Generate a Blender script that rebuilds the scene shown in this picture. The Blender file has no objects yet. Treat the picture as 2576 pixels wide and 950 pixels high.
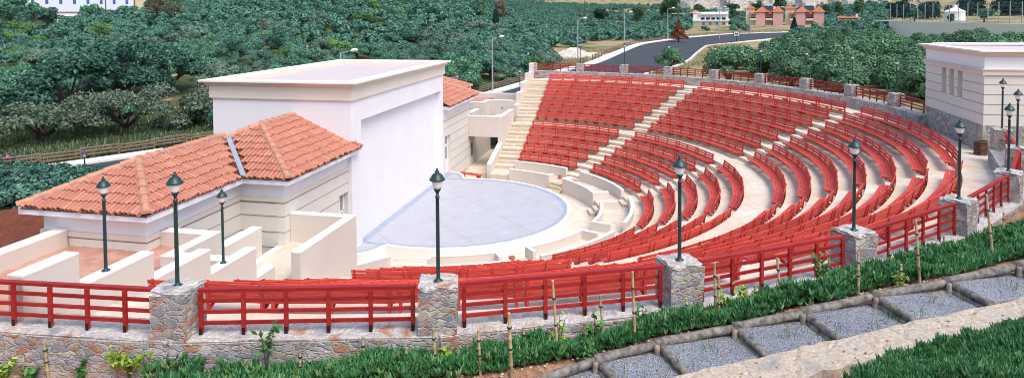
import bpy, math, random
import numpy as np
from mathutils import Vector, Matrix
R = math.radians
rng = random.Random(7)
scene = bpy.context.scene
COL = scene.collection

# ------------------------------------------------------------------ camera
CAM = np.array([10.354, -32.537, 10.0355])
YAW, PIT, ROL = R(102.3995), R(-2.1691), R(-0.3706)
FPX = 2645.67 / 4096 * 2576          # focal length in pixels of a 2576 px wide picture
fw = np.array([math.cos(PIT)*math.cos(YAW), math.cos(PIT)*math.sin(YAW), math.sin(PIT)])
rt = np.array([math.sin(YAW), -math.cos(YAW), 0.0]); up = np.cross(rt, fw)
rt, up = math.cos(ROL)*rt + math.sin(ROL)*up, -math.sin(ROL)*rt + math.cos(ROL)*up
cam_data = bpy.data.cameras.new('camera')
cam = bpy.data.objects.new('camera', cam_data); COL.objects.link(cam)
cam.matrix_world = Matrix(((rt[0], up[0], -fw[0], CAM[0]), (rt[1], up[1], -fw[1], CAM[1]),
                           (rt[2], up[2], -fw[2], CAM[2]), (0, 0, 0, 1)))
cam_data.sensor_width = 36; cam_data.lens = 23.253; cam_data.shift_y = -0.14704
cam_data.clip_start = 0.5; cam_data.clip_end = 4000
scene.camera = cam
CX, CY = 1288.0, 475.1 - 602.28/4096*2576
def view_ray(x, y):
    return fw + rt*((x-CX)/FPX) - up*((y-CY)/FPX)
def at(x, y, z):
    d = view_ray(x, y); return CAM + d*((z-CAM[2])/d[2])
def seen(p):
    d = np.asarray(p) - CAM; w = d @ fw
    return CX + FPX*(d@rt)/w, CY - FPX*(d@up)/w, w

# ------------------------------------------------------------------ ground height
AZX = [-300, 100, 500, 900, 1150, 1350, 1600, 1900, 2200, 2500, 2900]
DN = [30, 48, 60, 75, 95, 130, 180, 250, 350, 500, 950]
GZ = np.array([
 [2.8, 1.8, 2.2, 3.0, 4.0, 5.6, 8.0, 10.6, 17, 34, 70],
 [2.8, 1.7, 2.0, 2.8, 4.0, 5.6, 8.0, 10.6, 17, 34, 70],
 [2.8, 1.7, 2.0, 3.2, 4.8, 7.0, 10, 13, 21, 36, 70],
 [3.0, 3.0, 2.6, 4.0, 6.5, 10.5, 14.5, 20, 29, 40, 70],
 [3.2, 3.2, 2.9, 3.2, 4.6, 7.5, 10.5, 15, 23, 33, 60],
 [4.4, 3.6, 3.3, 3.2, 3.4, 3.6, 4.2, 6.0, 9.5, 17, 60],
 [4.5, 4.4, 4.0, 3.9, 4.0, 3.7, 4.0, 5.0, 7.5, 15, 60],
 [4.5, 4.5, 4.2, 4.1, 4.1, 4.1, 4.2, 4.8, 6.0, 14, 60],
 [4.6, 4.5, 4.4, 4.3, 4.3, 4.4, 4.7, 5.5, 8.5, 22, 60],
 [4.6, 4.6, 4.5, 4.5, 4.6, 5.0, 6.0, 7.5, 12, 26, 60],
 [4.6, 4.6, 4.5, 4.5, 4.6, 5.0, 6.0, 7.5, 12, 26, 60]])
AZ = [math.atan((x-CX)/FPX) for x in AZX]
# garden outside the rim, by angle round the stage centre
GA   = [-125, -100, -92, -86, -80, -72, -65, -56, -50, -44, -36, -20, -8]
Z_IN = [3.4, 4.05, 4.2, 4.3, 4.38, 4.48, 4.72, 4.95, 5.0, 4.9, 4.8, 4.6, 4.5]
R_LOG= [26, 25.9, 25.7, 25.4, 25.1, 24.72, 24.52, 24.9, 25.7, 26.6, 27.5, 28.5, 29]
Z_LOG= [3.4, 4.1, 4.3, 4.4, 4.5, 4.68, 4.92, 5.35, 5.7, 6.0, 6.3, 6.6, 6.8]
def garden(a, r):
    zi = np.interp(a, GA, Z_IN); rl = np.interp(a, GA, R_LOG); zl = np.interp(a, GA, Z_LOG)
    return float(np.interp(r, [23.3, 23.9, rl-0.14, rl-.02, rl+0.85, rl+1.42, rl+1.65, 34.5, 60, 200],
                           [zi, zi, zl-0.05, zl-0.32, zl-0.36, zl-0.30, zl+0.0, 8.3, 8.5, 9.0]))
RP = np.array([(-33,-19,1.7),(-27,-11,1.9),(-22.7,-5.2,2.0),(-18.2,2,2.0),(-12.5,13,2.0),(-8,24,2.1),(-4.6,36,2.4),(-1.5,45,3.1),(1.7,53,3.6),(3.9,74,3.8),(6.4,94,4),(10.1,106,4.1),(14.3,118,4.2),(20.2,130,4.3),(27.7,142,4.4),(40.6,152,4.5),(53,160,4.6),(69,168,4.7),(100,180,4.8),(140,192,4.9)], float)
def catmull(P, n):
    out = []
    for i in range(len(P)-1):
        p0, p1, p2, p3 = P[max(i-1,0)], P[i], P[i+1], P[min(i+2,len(P)-1)]
        for k in range(n):
            t = k/n; out.append(0.5*((2*p1)+(-p0+p2)*t+(2*p0-5*p1+4*p2-p3)*t*t+(-p0+3*p1-3*p2+p3)*t**3))
    out.append(P[-1]); return np.array(out)
RC = catmull(RP, 8)                       # outer edge of the road's pavement
RT = np.gradient(RC[:, :2], axis=0); RT /= np.linalg.norm(RT, axis=1)[:, None]
RN = np.stack([RT[:, 1], -RT[:, 0]], 1)   # towards the theatre
RW = np.interp(RC[:, 1], [-20, 20, 45, 60, 92, 118, 150, 170], [6.5, 7, 9.5, 10.5, 11.5, 17, 19, 16])   # asphalt width
PW = np.interp(RC[:, 1], [-20, 20, 45, 60], [1.0, 1.2, 1.4, 1.5])  # pavement width
def ground(x, y):
    z = ground0(x, y)
    d2 = (RC[:, 0]-x)**2+(RC[:, 1]-y)**2; i = int(np.argmin(d2))
    if d2[i] < 400:
        s = (x-RC[i,0])*RN[i,0]+(y-RC[i,1])*RN[i,1]
        e = max(-s-0.9, s-(PW[i]+RW[i]+0.4), 0)
        w = max(0, 1-e/3.5); w = w*w*(3-2*w)
        z = z*(1-w)+(RC[i,2]-0.10)*w
    return z
def ground0(x, y):
    r = math.hypot(x, y); a = math.degrees(math.atan2(y, x))
    dx, dy = x-CAM[0], y-CAM[1]
    fx = dx*math.cos(YAW)+dy*math.sin(YAW); rx = dx*math.sin(YAW)-dy*math.cos(YAW)
    d = math.hypot(dx, dy)
    az = math.atan2(rx, fx)
    az = min(max(az, AZ[0]), AZ[-1])
    row = [np.interp(d, DN, GZ[i]) for i in range(len(AZX))]
    zb = float(np.interp(az, AZ, row))
    w = 0.0
    if -125 < a < -5:
        w = min(1, (a+125)/22, (-5-a)/12)
        w = max(0, w)*float(np.interp(r, [0, 60, 120], [1, 1, 0]))
        if w > 0: zb = zb*(1-w) + garden(a, r)*w
    zb += 0.02*math.sin(x*1.7+y*0.6)*math.cos(y*1.3) + (0.25*math.sin(x*.11+1)*math.sin(y*.13)*min(1, max(0, (d-60)/60)))
    return zb
def hit(x, y, t0=6.0):
    d = view_ray(x, y); d = d/np.linalg.norm(d); t = t0
    while t < 900:
        p = CAM + d*t
        if p[2] < ground(p[0], p[1]): 
            return p
        t += 0.05 if t < 60 else 0.5
    return CAM + d*900

# ------------------------------------------------------------------ mesh building
class MB:
    def __init__(s): s.v, s.f, s.m = [], [], []
    def face(s, pts, mi=0):
        n = len(s.v); s.v += [tuple(map(float, p)) for p in pts]; s.f.append(tuple(range(n, n+len(pts)))); s.m.append(mi)
    def grid8(s, P, mi=0):               # 8 corners: bottom 4 ccw, top 4 ccw
        n = len(s.v); s.v += [tuple(map(float, p)) for p in P]
        for q in ((3,2,1,0),(4,5,6,7),(0,1,5,4),(1,2,6,5),(2,3,7,6),(3,0,4,7)):
            s.f.append(tuple(n+i for i in q)); s.m.append(mi)
    def box(s, x0, x1, y0, y1, z0, z1, mi=0):
        s.grid8([(x0,y0,z0),(x1,y0,z0),(x1,y1,z0),(x0,y1,z0),(x0,y0,z1),(x1,y0,z1),(x1,y1,z1),(x0,y1,z1)], mi)
    def bar(s, p, q, w, h, upv=(0,0,1), mi=0):   # rectangular bar from p to q
        p, q = Vector(p), Vector(q); d = (q-p).normalized(); u = Vector(upv)
        sd = d.cross(u)
        if sd.length < 1e-6: sd = d.cross(Vector((1,0,0)))
        sd.normalize(); u = sd.cross(d).normalized()
        a, b = sd*w/2, u*h/2
        s.grid8([p-a-b, p+a-b, q+a-b, q-a-b, p-a+b, p+a+b, q+a+b, q-a+b], mi)
    def prism(s, poly, z0, z1, mi=0):
        n = len(s.v); k = len(poly)
        s.v += [(x, y, z0) for x, y in poly] + [(x, y, z1) for x, y in poly]
        s.f.append(tuple(n+i for i in reversed(range(k)))); s.m.append(mi)
        s.f.append(tuple(n+k+i for i in range(k))); s.m.append(mi)
        for i in range(k):
            j = (i+1) % k; s.f.append((n+i, n+j, n+k+j, n+k+i)); s.m.append(mi)
    def tube(s, pts, rads, n=8, mi=0, caps=True):
        base = len(s.v); pts = [Vector(p) for p in pts]
        for i, p in enumerate(pts):
            d = (pts[min(i+1, len(pts)-1)] - pts[max(i-1, 0)]).normalized()
            a = d.cross(Vector((0.13, 0.97, 0.2)) if abs(d.z) > .8 else Vector((0,0,1))).normalized(); b = d.cross(a)
            for k in range(n):
                t = 2*math.pi*k/n; s.v.append(tuple(p + (a*math.cos(t)+b*math.sin(t))*rads[i]))
        for i in range(len(pts)-1):
            for k in range(n):
                j = (k+1) % n; o = base+i*n
                s.f.append((o+k, o+j, o+n+j, o+n+k)); s.m.append(mi)
        if caps:
            s.f.append(tuple(base+k for k in reversed(range(n)))); s.m.append(mi)
            s.f.append(tuple(base+(len(pts)-1)*n+k for k in range(n))); s.m.append(mi)
    def lathe(s, prof, n=12, c=(0,0,0), mi=0):
        base = len(s.v)
        for r, z in prof:
            for k in range(n):
                t = 2*math.pi*k/n; s.v.append((c[0]+r*math.cos(t), c[1]+r*math.sin(t), c[2]+z))
        for i in range(len(prof)-1):
            for k in range(n):
                j = (k+1) % n; o = base+i*n
                s.f.append((o+k, o+j, o+n+j, o+n+k)); s.m.append(mi)
        s.f.append(tuple(base+k for k in reversed(range(n)))); s.m.append(mi)
        s.f.append(tuple(base+(len(prof)-1)*n+k for k in range(n))); s.m.append(mi)
    def arc(s, r0, r1, z0, z1, a0, a1, step=1.5, mi=0):   # solid ring piece, degrees
        n = max(2, int(abs(a1-a0)/step)+1); A = [R(a0+(a1-a0)*i/n) for i in range(n+1)]
        b = len(s.v)
        for a in A:
            c, sn = math.cos(a), math.sin(a)
            s.v += [(r0*c, r0*sn, z0), (r1*c, r1*sn, z0), (r1*c, r1*sn, z1), (r0*c, r0*sn, z1)]
        for i in range(n):
            o, p = b+4*i, b+4*i+4
            for q in ((0,1),(1,2),(2,3),(3,0)):
                s.f.append((o+q[0], o+q[1], p+q[1], p+q[0])[::-1]); s.m.append(mi)
        s.f.append((b, b+1, b+2, b+3)); s.m.append(mi)
        o = b+4*n; s.f.append((o+3, o+2, o+1, o)); s.m.append(mi)
    def mesh(s, name, mats, smooth=False):
        me = bpy.data.meshes.new(name); me.from_pydata(s.v, [], s.f)
        for m in (mats if isinstance(mats, (list, tuple)) else [mats]): me.materials.append(m)
        if any(s.m): me.polygons.foreach_set('material_index', s.m)
        if smooth: me.polygons.foreach_set('use_smooth', [True]*len(s.f))
        me.update(); return me
    def build(s, name, mats, parent=None, smooth=False, **kw):
        return link(name, s.mesh(name, mats, smooth), parent, **kw)
def link(name, me, parent=None, label=None, cat=None, group=None, kind=None, loc=None):
    o = bpy.data.objects.new(name, me); COL.objects.link(o)
    if parent is not None: o.parent = parent
    if loc is not None: o.location = loc
    return tag(o, label, cat, group, kind)
def tag(o, label=None, cat=None, group=None, kind=None):
    if label: o['label'] = label
    if cat: o['category'] = cat
    if group: o['group'] = group
    if kind: o['kind'] = kind
    return o
def thing(name, label, cat, loc=(0,0,0), rz=0.0, group=None):
    o = bpy.data.objects.new(name, None); COL.objects.link(o)
    o.empty_display_size = 0.2; o.location = loc; o.rotation_euler = (0, 0, rz)
    return tag(o, label, cat, group)
def copy_tree(o, parent=None):
    c = o.copy(); COL.objects.link(c); c.parent = parent
    for ch in list(o.children): copy_tree(ch, c)
    return c
def put(o, loc, rz=0.0, sc=None, label=None, group=None):
    o.location = loc; o.rotation_euler = (0, 0, rz)
    if sc is not None: o.scale = sc if hasattr(sc, '__len__') else (sc, sc, sc)
    if label: o['label'] = label
    if group: o['group'] = group
    return o
ORD = ['first','second','third','fourth','fifth','sixth','seventh','eighth','ninth','tenth','eleventh','twelfth','thirteenth','fourteenth','fifteenth','sixteenth','seventeenth','eighteenth','nineteenth','twentieth']

# ------------------------------------------------------------------ materials
def new_mat(name, rough=0.7, spec=0.3):
    m = bpy.data.materials.new(name); m.use_nodes = True
    nt = m.node_tree; b = nt.nodes['Principled BSDF']
    b.inputs['Roughness'].default_value = rough
    b.inputs['Specular IOR Level'].default_value = spec
    return m, nt, b
def N(nt, typ, **kw):
    n = nt.nodes.new(typ)
    for k, v in kw.items():
        if k in n.inputs: n.inputs[k].default_value = v
        else: setattr(n, k, v)
    return n
def ramp(nt, fac, stops, interp='LINEAR'):
    n = nt.nodes.new('ShaderNodeValToRGB'); n.color_ramp.interpolation = interp
    e = n.color_ramp.elements
    while len(e) < len(stops): e.new(0.5)
    for i, (p, c) in enumerate(stops):
        e[i].position = p; e[i].color = (*c, 1)
    nt.links.new(fac, n.inputs['Fac']); return n.outputs['Color']
def mix(nt, fac, a, b, mode='MIX'):
    n = nt.nodes.new('ShaderNodeMix'); n.data_type = 'RGBA'; n.blend_type = mode
    for s, v in ((0, fac), (6, a), (7, b)):
        if hasattr(v, 'links'): nt.links.new(v, n.inputs[s])
        elif s == 0: n.inputs[0].default_value = v
        else: n.inputs[s].default_value = (*v, 1)
    return n.outputs[2]
def pos(nt, scale=(1,1,1), rot=(0,0,0)):
    g = nt.nodes.new('ShaderNodeNewGeometry'); mp = N(nt, 'ShaderNodeMapping')
    mp.inputs['Scale'].default_value = scale; mp.inputs['Rotation'].default_value = rot
    nt.links.new(g.outputs['Position'], mp.inputs['Vector']); return mp.outputs['Vector']
def noise(nt, vec, scale, detail=4, rough=0.55, out='Fac'):
    n = N(nt, 'ShaderNodeTexNoise', Scale=scale, Detail=detail, Roughness=rough)
    nt.links.new(vec, n.inputs['Vector']); return n.outputs[out]
def bump(nt, b, h, strength=0.3, dist=0.02):
    n = N(nt, 'ShaderNodeBump', Strength=strength, Distance=dist)
    nt.links.new(h, n.inputs['Height']); nt.links.new(n.outputs['Normal'], b.inputs['Normal'])
def simple(name, c, var=0.12, scale=3.0, rough=0.7, spec=0.25, bmp=0.0, bscale=40, rnd=0.0, metal=0.0):
    m, nt, b = new_mat(name, rough, spec)
    v = pos(nt); f = noise(nt, v, scale, 5)
    lo = tuple(x*(1-var) for x in c); hi = tuple(min(1, x*(1+var)) for x in c)
    col = ramp(nt, f, [(0.3, lo), (0.7, hi)])
    if rnd:
        oi = nt.nodes.new('ShaderNodeObjectInfo')
        k = ramp(nt, oi.outputs['Random'], [(0, (1-rnd,)*3), (1, (1+rnd*.5,)*3)])
        col = mix(nt, 1.0, col, k, 'MULTIPLY')
    nt.links.new(col, b.inputs['Base Color']); b.inputs['Metallic'].default_value = metal
    if bmp: bump(nt, b, noise(nt, v, bscale, 3), bmp, 0.01)
    return m
def wall_paint(name, c, dirt=(0.6,0.5,0.36), dk=0.12, streak=True):
    m, nt, b = new_mat(name, 0.85, 0.15)
    v = pos(nt); f = noise(nt, v, 0.8, 6, 0.6)
    col = ramp(nt, f, [(0.3, tuple(x*0.96 for x in c)), (0.7, tuple(min(1, x*1.02) for x in c))])
    vs = pos(nt, (2.2, 2.2, 0.22) if streak else (0.7, 0.7, 0.7))
    st = ramp(nt, noise(nt, vs, 1.6, 6, 0.65), [(0.55, (0,0,0)), (0.85, (dk,)*3)])
    nt.links.new(mix(nt, st, col, dirt), b.inputs['Base Color'])
    bump(nt, b, noise(nt, v, 60, 3), 0.12, 0.004)
    return m
def stone_mat(name, scale=3.3, mortar=(0.30,0.29,0.28), zs=1.55, rust=0.5, mort_w=0.05):
    m, nt, b = new_mat(name, 0.9, 0.15)
    g = pos(nt, (1, 1, zs))
    wv = N(nt, 'ShaderNodeVectorMath', operation='MULTIPLY_ADD')
    nz = N(nt, 'ShaderNodeTexNoise', Scale=3.2, Detail=4); nt.links.new(g, nz.inputs['Vector'])
    nt.links.new(nz.outputs['Color'], wv.inputs[0]); wv.inputs[1].default_value = (0.36,)*3; nt.links.new(g, wv.inputs[2])
    vo = N(nt, 'ShaderNodeTexVoronoi', Scale=scale, Randomness=0.95); nt.links.new(wv.outputs[0], vo.inputs['Vector'])
    ve = N(nt, 'ShaderNodeTexVoronoi', Scale=scale, Randomness=0.95, feature='DISTANCE_TO_EDGE'); nt.links.new(wv.outputs[0], ve.inputs['Vector'])
    sep = nt.nodes.new('ShaderNodeSeparateColor'); nt.links.new(vo.outputs['Color'], sep.inputs[0])
    c1 = ramp(nt, sep.outputs[0], [(0, (0.27,0.28,0.30)), (0.2, (0.40,0.40,0.41)), (0.42, (0.46,0.44,0.41)), (0.56, (0.43,0.37,0.30)), (0.68, (0.36,0.36,0.37)), (0.82, (0.40,0.22,0.15)), (0.9, (0.50,0.46,0.41)), (1, (0.30,0.30,0.32))], 'CONSTANT')
    big = noise(nt, g, 3.5, 6, 0.65); fine = noise(nt, g, 22, 5, 0.65)
    rb = ramp(nt, big, [(0.54, (0,0,0)), (0.62, (rust,)*3)])
    c2 = mix(nt, rb, c1, (0.41, 0.155, 0.085))
    fk = ramp(nt, fine, [(0.3, (0.66,)*3), (0.7, (1.28,)*3)])
    c3 = mix(nt, 1.0, c2, fk, 'MULTIPLY')
    ed = ramp(nt, ve.outputs['Distance'], [(mort_w*0.3, (0,0,0)), (mort_w*1.5, (1,1,1))])
    mo = mix(nt, 1.0, mortar, fk, 'MULTIPLY')
    nt.links.new(mix(nt, ed, mo, c3), b.inputs['Base Color'])
    ad = N(nt, 'ShaderNodeMath', operation='MULTIPLY_ADD'); nt.links.new(fine, ad.inputs[0]); ad.inputs[1].default_value = 0.35
    hd = ramp(nt, ve.outputs['Distance'], [(0.0, (0,0,0)), (0.12, (1,1,1))]); nt.links.new(hd, ad.inputs[2])
    bump(nt, b, ad.outputs[0], 0.55, 0.035)
    return m
def wood_red(name, c, rnd=0.25):
    m, nt, b = new_mat(name, 0.55, 0.3)
    tc = nt.nodes.new('ShaderNodeTexCoord'); mp = N(nt, 'ShaderNodeMapping'); mp.inputs['Scale'].default_value = (1.2, 9, 9)
    nt.links.new(tc.outputs['Object'], mp.inputs['Vector'])
    f = noise(nt, mp.outputs['Vector'], 3.0, 5, 0.6)
    col = ramp(nt, f, [(0.25, tuple(x*0.62 for x in c)), (0.5, c), (0.75, (c[0]*1.15, c[1]*1.9, c[2]*1.7))])
    isl = nt.nodes.new('ShaderNodeNewGeometry')
    k = ramp(nt, isl.outputs['Random Per Island'], [(0, (1-rnd,)*3), (1, (1.12,)*3)])
    col = mix(nt, 1.0, col, k, 'MULTIPLY')
    oi = nt.nodes.new('ShaderNodeObjectInfo')
    k2 = ramp(nt, oi.outputs['Random'], [(0, (0.86, 0.8, 0.8)), (1, (1.06, 1.2, 1.15))])
    nt.links.new(mix(nt, 1.0, col, k2, 'MULTIPLY'), b.inputs['Base Color'])
    return m
def leaf_mat(name, dark, light, rnd=0.3, hue=(1,1,1), rough=0.6):
    m, nt, b = new_mat(name, rough, 0.25)
    g = nt.nodes.new('ShaderNodeNewGeometry')
    c = ramp(nt, g.outputs['Random Per Island'], [(0, dark), (0.55, tuple((a+b_)/2 for a, b_ in zip(dark, light))), (1, light)])
    oi = nt.nodes.new('ShaderNodeObjectInfo')
    k = ramp(nt, oi.outputs['Random'], [(0, (1-rnd, 1-rnd*.9, 1-rnd*.8)), (0.5, (1,1,1)), (1, (1+rnd*hue[0], 1+rnd*.7*hue[1], 1+rnd*.3*hue[2]))])
    nt.links.new(mix(nt, 1.0, c, k, 'MULTIPLY'), b.inputs['Base Color'])
    return m
M = {}
M['white'] = wall_paint('white_render', (0.81, 0.80, 0.825), (0.70,0.68,0.72), 0.05)
M['cream'] = wall_paint('cream_render', (0.66, 0.59, 0.525), (0.58,0.47,0.34), 0.16)  # wall faces darker than their tops: shade is put into this cream
M['cream_grey'] = wall_paint('pale_cream_render', (0.70, 0.665, 0.60), (0.55,0.48,0.38), 0.14)
M['beige'] = wall_paint('beige_cornice', (0.73, 0.665, 0.575), (0.5,0.4,0.3), 0.15)
M['cap'] = wall_paint('white_cap', (0.84, 0.82, 0.79), (0.6,0.5,0.38), 0.18, False)  # white paint; on cream walls also the light from above, as colour
M['groove'] = simple('groove_shadow_gap', (0.20, 0.18, 0.16), 0.1)
M['roofdeck'] = wall_paint('roof_screed', (0.60, 0.52, 0.52), (0.5,0.42,0.42), 0.2, False)
M['dark'] = simple('dark_opening', (0.03, 0.035, 0.04), 0.1, rough=0.4)
M['red'] = wood_red('red_bench_wood', (0.64, 0.062, 0.045), .30)
M['darkred'] = wood_red('red_fence_wood', (0.37, 0.020, 0.020), 0.25)
M['iron'] = simple('black_iron', (0.012, 0.014, 0.014), 0.1, rough=0.45)
M['green_iron'] = simple('dark_green_iron', (0.014, 0.045, 0.047), 0.2, 5, rough=0.38, spec=0.5)
M['stone'] = stone_mat('rubble_stone', 5.2, (0.42,0.405,0.38), 1.9, 0.75, 0.042)
M['stone_cap'] = stone_mat('mortared_stone_top', 3.0, (0.55,0.52,0.485), 1.0, 0.35, 0.22)
M['stone_light'] = stone_mat('pale_rubble_stone', 4.4, (0.38,0.36,0.33), 1.25, 0.85, 0.055)
M['galv'] = simple('galvanised_metal', (0.33, 0.37, 0.39), 0.12, 6, rough=0.45, spec=0.5)
M['flash'] = simple('grey_flashing', (0.33, 0.38, 0.43), 0.15, 5, rough=0.4, spec=0.5)

def m_concrete():
    m, nt, b = new_mat('cream_concrete_floor', 0.85, 0.15)
    v = pos(nt); f = noise(nt, v, 0.55, 6, 0.65); f2 = noise(nt, v, 3.0, 6, 0.7)
    c = ramp(nt, f, [(0.28, (0.58,0.46,0.33)), (0.43, (0.68,0.60,0.49)), (0.7, (0.73,0.68,0.60))])
    k = ramp(nt, f2, [(0.3, (0.86,0.83,0.78)), (0.62, (1.03,)*3)])
    nt.links.new(mix(nt, 1.0, c, k, 'MULTIPLY'), b.inputs['Base Color'])
    bump(nt, b, noise(nt, v, 45, 3), 0.15, 0.005); return m
M['concrete'] = m_concrete()
def m_stage():
    m, nt, b = new_mat('pale_blue_terrazzo', 0.6, 0.25)
    v = pos(nt); f = noise(nt, v, 1.1, 6, 0.65); sp = noise(nt, v, 70, 2, 0.6)
    c = ramp(nt, f, [(0.25, (0.46,0.465,0.50)), (0.75, (0.55,0.555,0.59))])
    k = ramp(nt, sp, [(0.35, (0.72,0.74,0.80)), (0.6, (1.08,1.08,1.08))])
    c = mix(nt, 1.0, c, k, 'MULTIPLY')
    sx = nt.nodes.new('ShaderNodeSeparateXYZ'); nt.links.new(v, sx.inputs[0])
    def joint(op, off, per):
        s = N(nt, 'ShaderNodeMath', operation=op); nt.links.new(sx.outputs[0], s.inputs[0]); nt.links.new(sx.outputs[1], s.inputs[1])
        a = N(nt, 'ShaderNodeMath', operation='ADD'); nt.links.new(s.outputs[0], a.inputs[0]); a.inputs[1].default_value = off
        p = N(nt, 'ShaderNodeMath', operation='PINGPONG'); nt.links.new(a.outputs[0], p.inputs[0]); p.inputs[1].default_value = per/2
        l = N(nt, 'ShaderNodeMath', operation='LESS_THAN'); nt.links.new(p.outputs[0], l.inputs[0]); l.inputs[1].default_value = 0.021
        return l.outputs[0]
    for op, off in (('ADD', 2.44), ('SUBTRACT', 2.2)):
        c = mix(nt, joint(op, off, 4.25), c, (0.35,0.35,0.37))
    nt.links.new(c, b.inputs['Base Color']); return m
M['stage'] = m_stage()
M['band'] = simple('grey_blue_band', (0.34, 0.40, 0.50), 0.14, 3, rough=0.6)
def m_terrace_tile():
    m, nt, b = new_mat('terracotta_paving', 0.75, 0.2)
    v = pos(nt); bt = N(nt, 'ShaderNodeTexBrick', Scale=3.3); bt.offset = 0.0
    bt.inputs['Color1'].default_value = (0.46,0.24,0.17,1); bt.inputs['Color2'].default_value = (0.58,0.33,0.25,1); bt.inputs['Mortar'].default_value = (0.40,0.30,0.26,1)
    bt.inputs['Mortar Size'].default_value = 0.012; bt.inputs['Brick Width'].default_value = 1; bt.inputs['Row Height'].default_value = 1
    nt.links.new(v, bt.inputs['Vector'])
    k = ramp(nt, noise(nt, v, 1.4, 6, 0.65), [(0.3, (0.82,0.8,0.8)), (0.75, (1.18,1.22,1.24))])
    nt.links.new(mix(nt, 1.0, bt.outputs['Color'], k, 'MULTIPLY'), b.inputs['Base Color']); return m
M['terr_tile'] = m_terrace_tile()
def m_rooftile():
    m, nt, b = new_mat('terracotta_roof_tile', 0.7, 0.25)
    g = nt.nodes.new('ShaderNodeNewGeometry'); v = pos(nt)
    c = ramp(nt, g.outputs['Random Per Island'], [(0, (0.46,0.185,0.122)), (0.4, (0.49,0.200,0.135)), (0.85, (0.52,0.222,0.152)), (1, (0.56,0.26,0.18))])
    k = ramp(nt, noise(nt, v, 3.0, 5, 0.65), [(0.3, (0.90,0.89,0.88)), (0.7, (1.05,1.06,1.06))])
    nt.links.new(mix(nt, 1.0, c, k, 'MULTIPLY'), b.inputs['Base Color']); return m
M['rooftile'] = m_rooftile()
M['ridgetile'] = simple('pale_ridge_tile', (0.55, 0.27, 0.175), 0.2, 5, rough=0.7)
M['tilebed'] = simple('tile_bed', (0.17, 0.058, 0.038), 0.2)  # bed darkened: the shade between barrels is put into its colour
M['mortar'] = simple('grey_violet_mortar', (0.40, 0.27, 0.25), 0.25, 9, rough=0.9, bmp=0.6, bscale=25)
def m_glass():
    m, nt, b = new_mat('lantern_glass', 0.25, 0.5)
    b.inputs['Base Color'].default_value = (0.93, 0.88, 0.86, 1); b.inputs['Transmission Weight'].default_value = 0.0
    b.inputs['Alpha'].default_value = 1; return m
M['glass'] = m_glass()
M['pane'] = simple('blue_grey_window_glass', (0.22, 0.30, 0.36), 0.1, 1, rough=0.08, spec=0.6)
M['pot'] = simple('terracotta_pot', (0.42, 0.17, 0.10), 0.2)

RB = [10.19+1.010*i for i in range(5)] + [15.93+0.975*j for j in range(7)]      # bench back tops
FL = [0.10+0.358*i for i in range(5)] + [1.95+0.380*j for j in range(7)]        # row floors
RIS = [r+0.035 for r in RB]                                                      # risers behind each row
UPZ = FL[1:5] + [FL[5]] + FL[6:12] + [4.43]                                      # level above each riser
AIS = [53.74, 17.2, -18.6, -54.5]

# ---- seating terraces, pit floor
mb = MB()
levels = [(9.18, RIS[0], FL[0])] + [(RIS[i], RIS[i+1], UPZ[i]) for i in range(11)] + [(RIS[11], 23.3, 4.43)]
mb2 = MB(); A = [R(-90+1.5*i) for i in range(121)]
prev = -0.13
for r0, r1, z in levels:
    for a, b_ in zip(A[:-1], A[1:]):
        c0, s0, c1, s1 = math.cos(a), math.sin(a), math.cos(b_), math.sin(b_)
        mb.face([(r0*c0,r0*s0,z),(r1*c0,r1*s0,z),(r1*c1,r1*s1,z),(r0*c1,r0*s1,z)])
        mb.face([(r0*c0,r0*s0,prev),(r0*c0,r0*s0,z),(r0*c1,r0*s1,z),(r0*c1,r0*s1,prev)])
    prev = z
# ring terrace below the first row
for a, b_ in zip(A[:-1], A[1:]):
    c0, s0, c1, s1 = math.cos(a), math.sin(a), math.cos(b_), math.sin(b_)
    r0, r1, z = 7.68, 9.18, -0.13
    mb.face([(r0*c0,r0*s0,z),(r1*c0,r1*s0,z),(r1*c1,r1*s1,z),(r0*c1,r0*s1,z)])
    mb.face([(r0*c0,r0*s0,-.6),(r0*c0,r0*s0,z),(r0*c1,r0*s1,z),(r0*c1,r0*s1,-.6)])
def block(mbx, ac, half, ro, ri, z0, z1):
    h = math.degrees(half/ro); n = 4
    mbx.arc(ri, ro, z0, z1, ac-h, ac+h, 2*h/n)
lights = []
for ac in AIS:
    lo = FL[0]
    for i in range(12):
        zlo = FL[i]; zhi = UPZ[i]
        block(mb, ac, 0.60, RIS[i]-0.004, RIS[i]-0.36, zlo-0.02, (zlo+zhi)/2)
        lights.append((ac, RIS[i]-0.36, zlo+0.07))
    block(mb, ac, 0.52, 9.176, 8.86, -0.15, -0.01)
    for k in range(2): block(mb, ac, 0.50, 7.676, 7.68-0.26*(2-k), -0.62, -0.58+0.15*(k+1))
for sg in (1, -1):                                   # end stairs beside the stepped walls
    for i in range(12):
        r = RIS[i]; y0, y1 = r-0.42, math.sqrt(r*r-1.4*1.4)+0.02
        z1 = (FL[i]+UPZ[i])/2
        yy = sorted((sg*y0, sg*(y1-0.03)))
        mb.box(0.004, 1.38, yy[0], yy[1], FL[i]-0.02, z1)
    for k, (ya, zt) in enumerate(((9.6, 0.0), (9.05, -0.13), (8.6, -0.28), (8.2, -0.43))):
        yy = sorted((sg*ya, sg*10.0))
        mb.box(0.006+0.001*k, 1.30+0.003*k, yy[0], yy[1], -0.6, zt-0.004)
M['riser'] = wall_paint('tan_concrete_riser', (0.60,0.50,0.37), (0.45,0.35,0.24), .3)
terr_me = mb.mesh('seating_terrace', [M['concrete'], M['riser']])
for p_ in terr_me.polygons: p_.material_index = 1 if abs(p_.normal.z) < .5 else 0  # vertical step faces get the darker tan, level ones the cream
terr = link('seating_terrace', terr_me, kind='structure')
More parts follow.
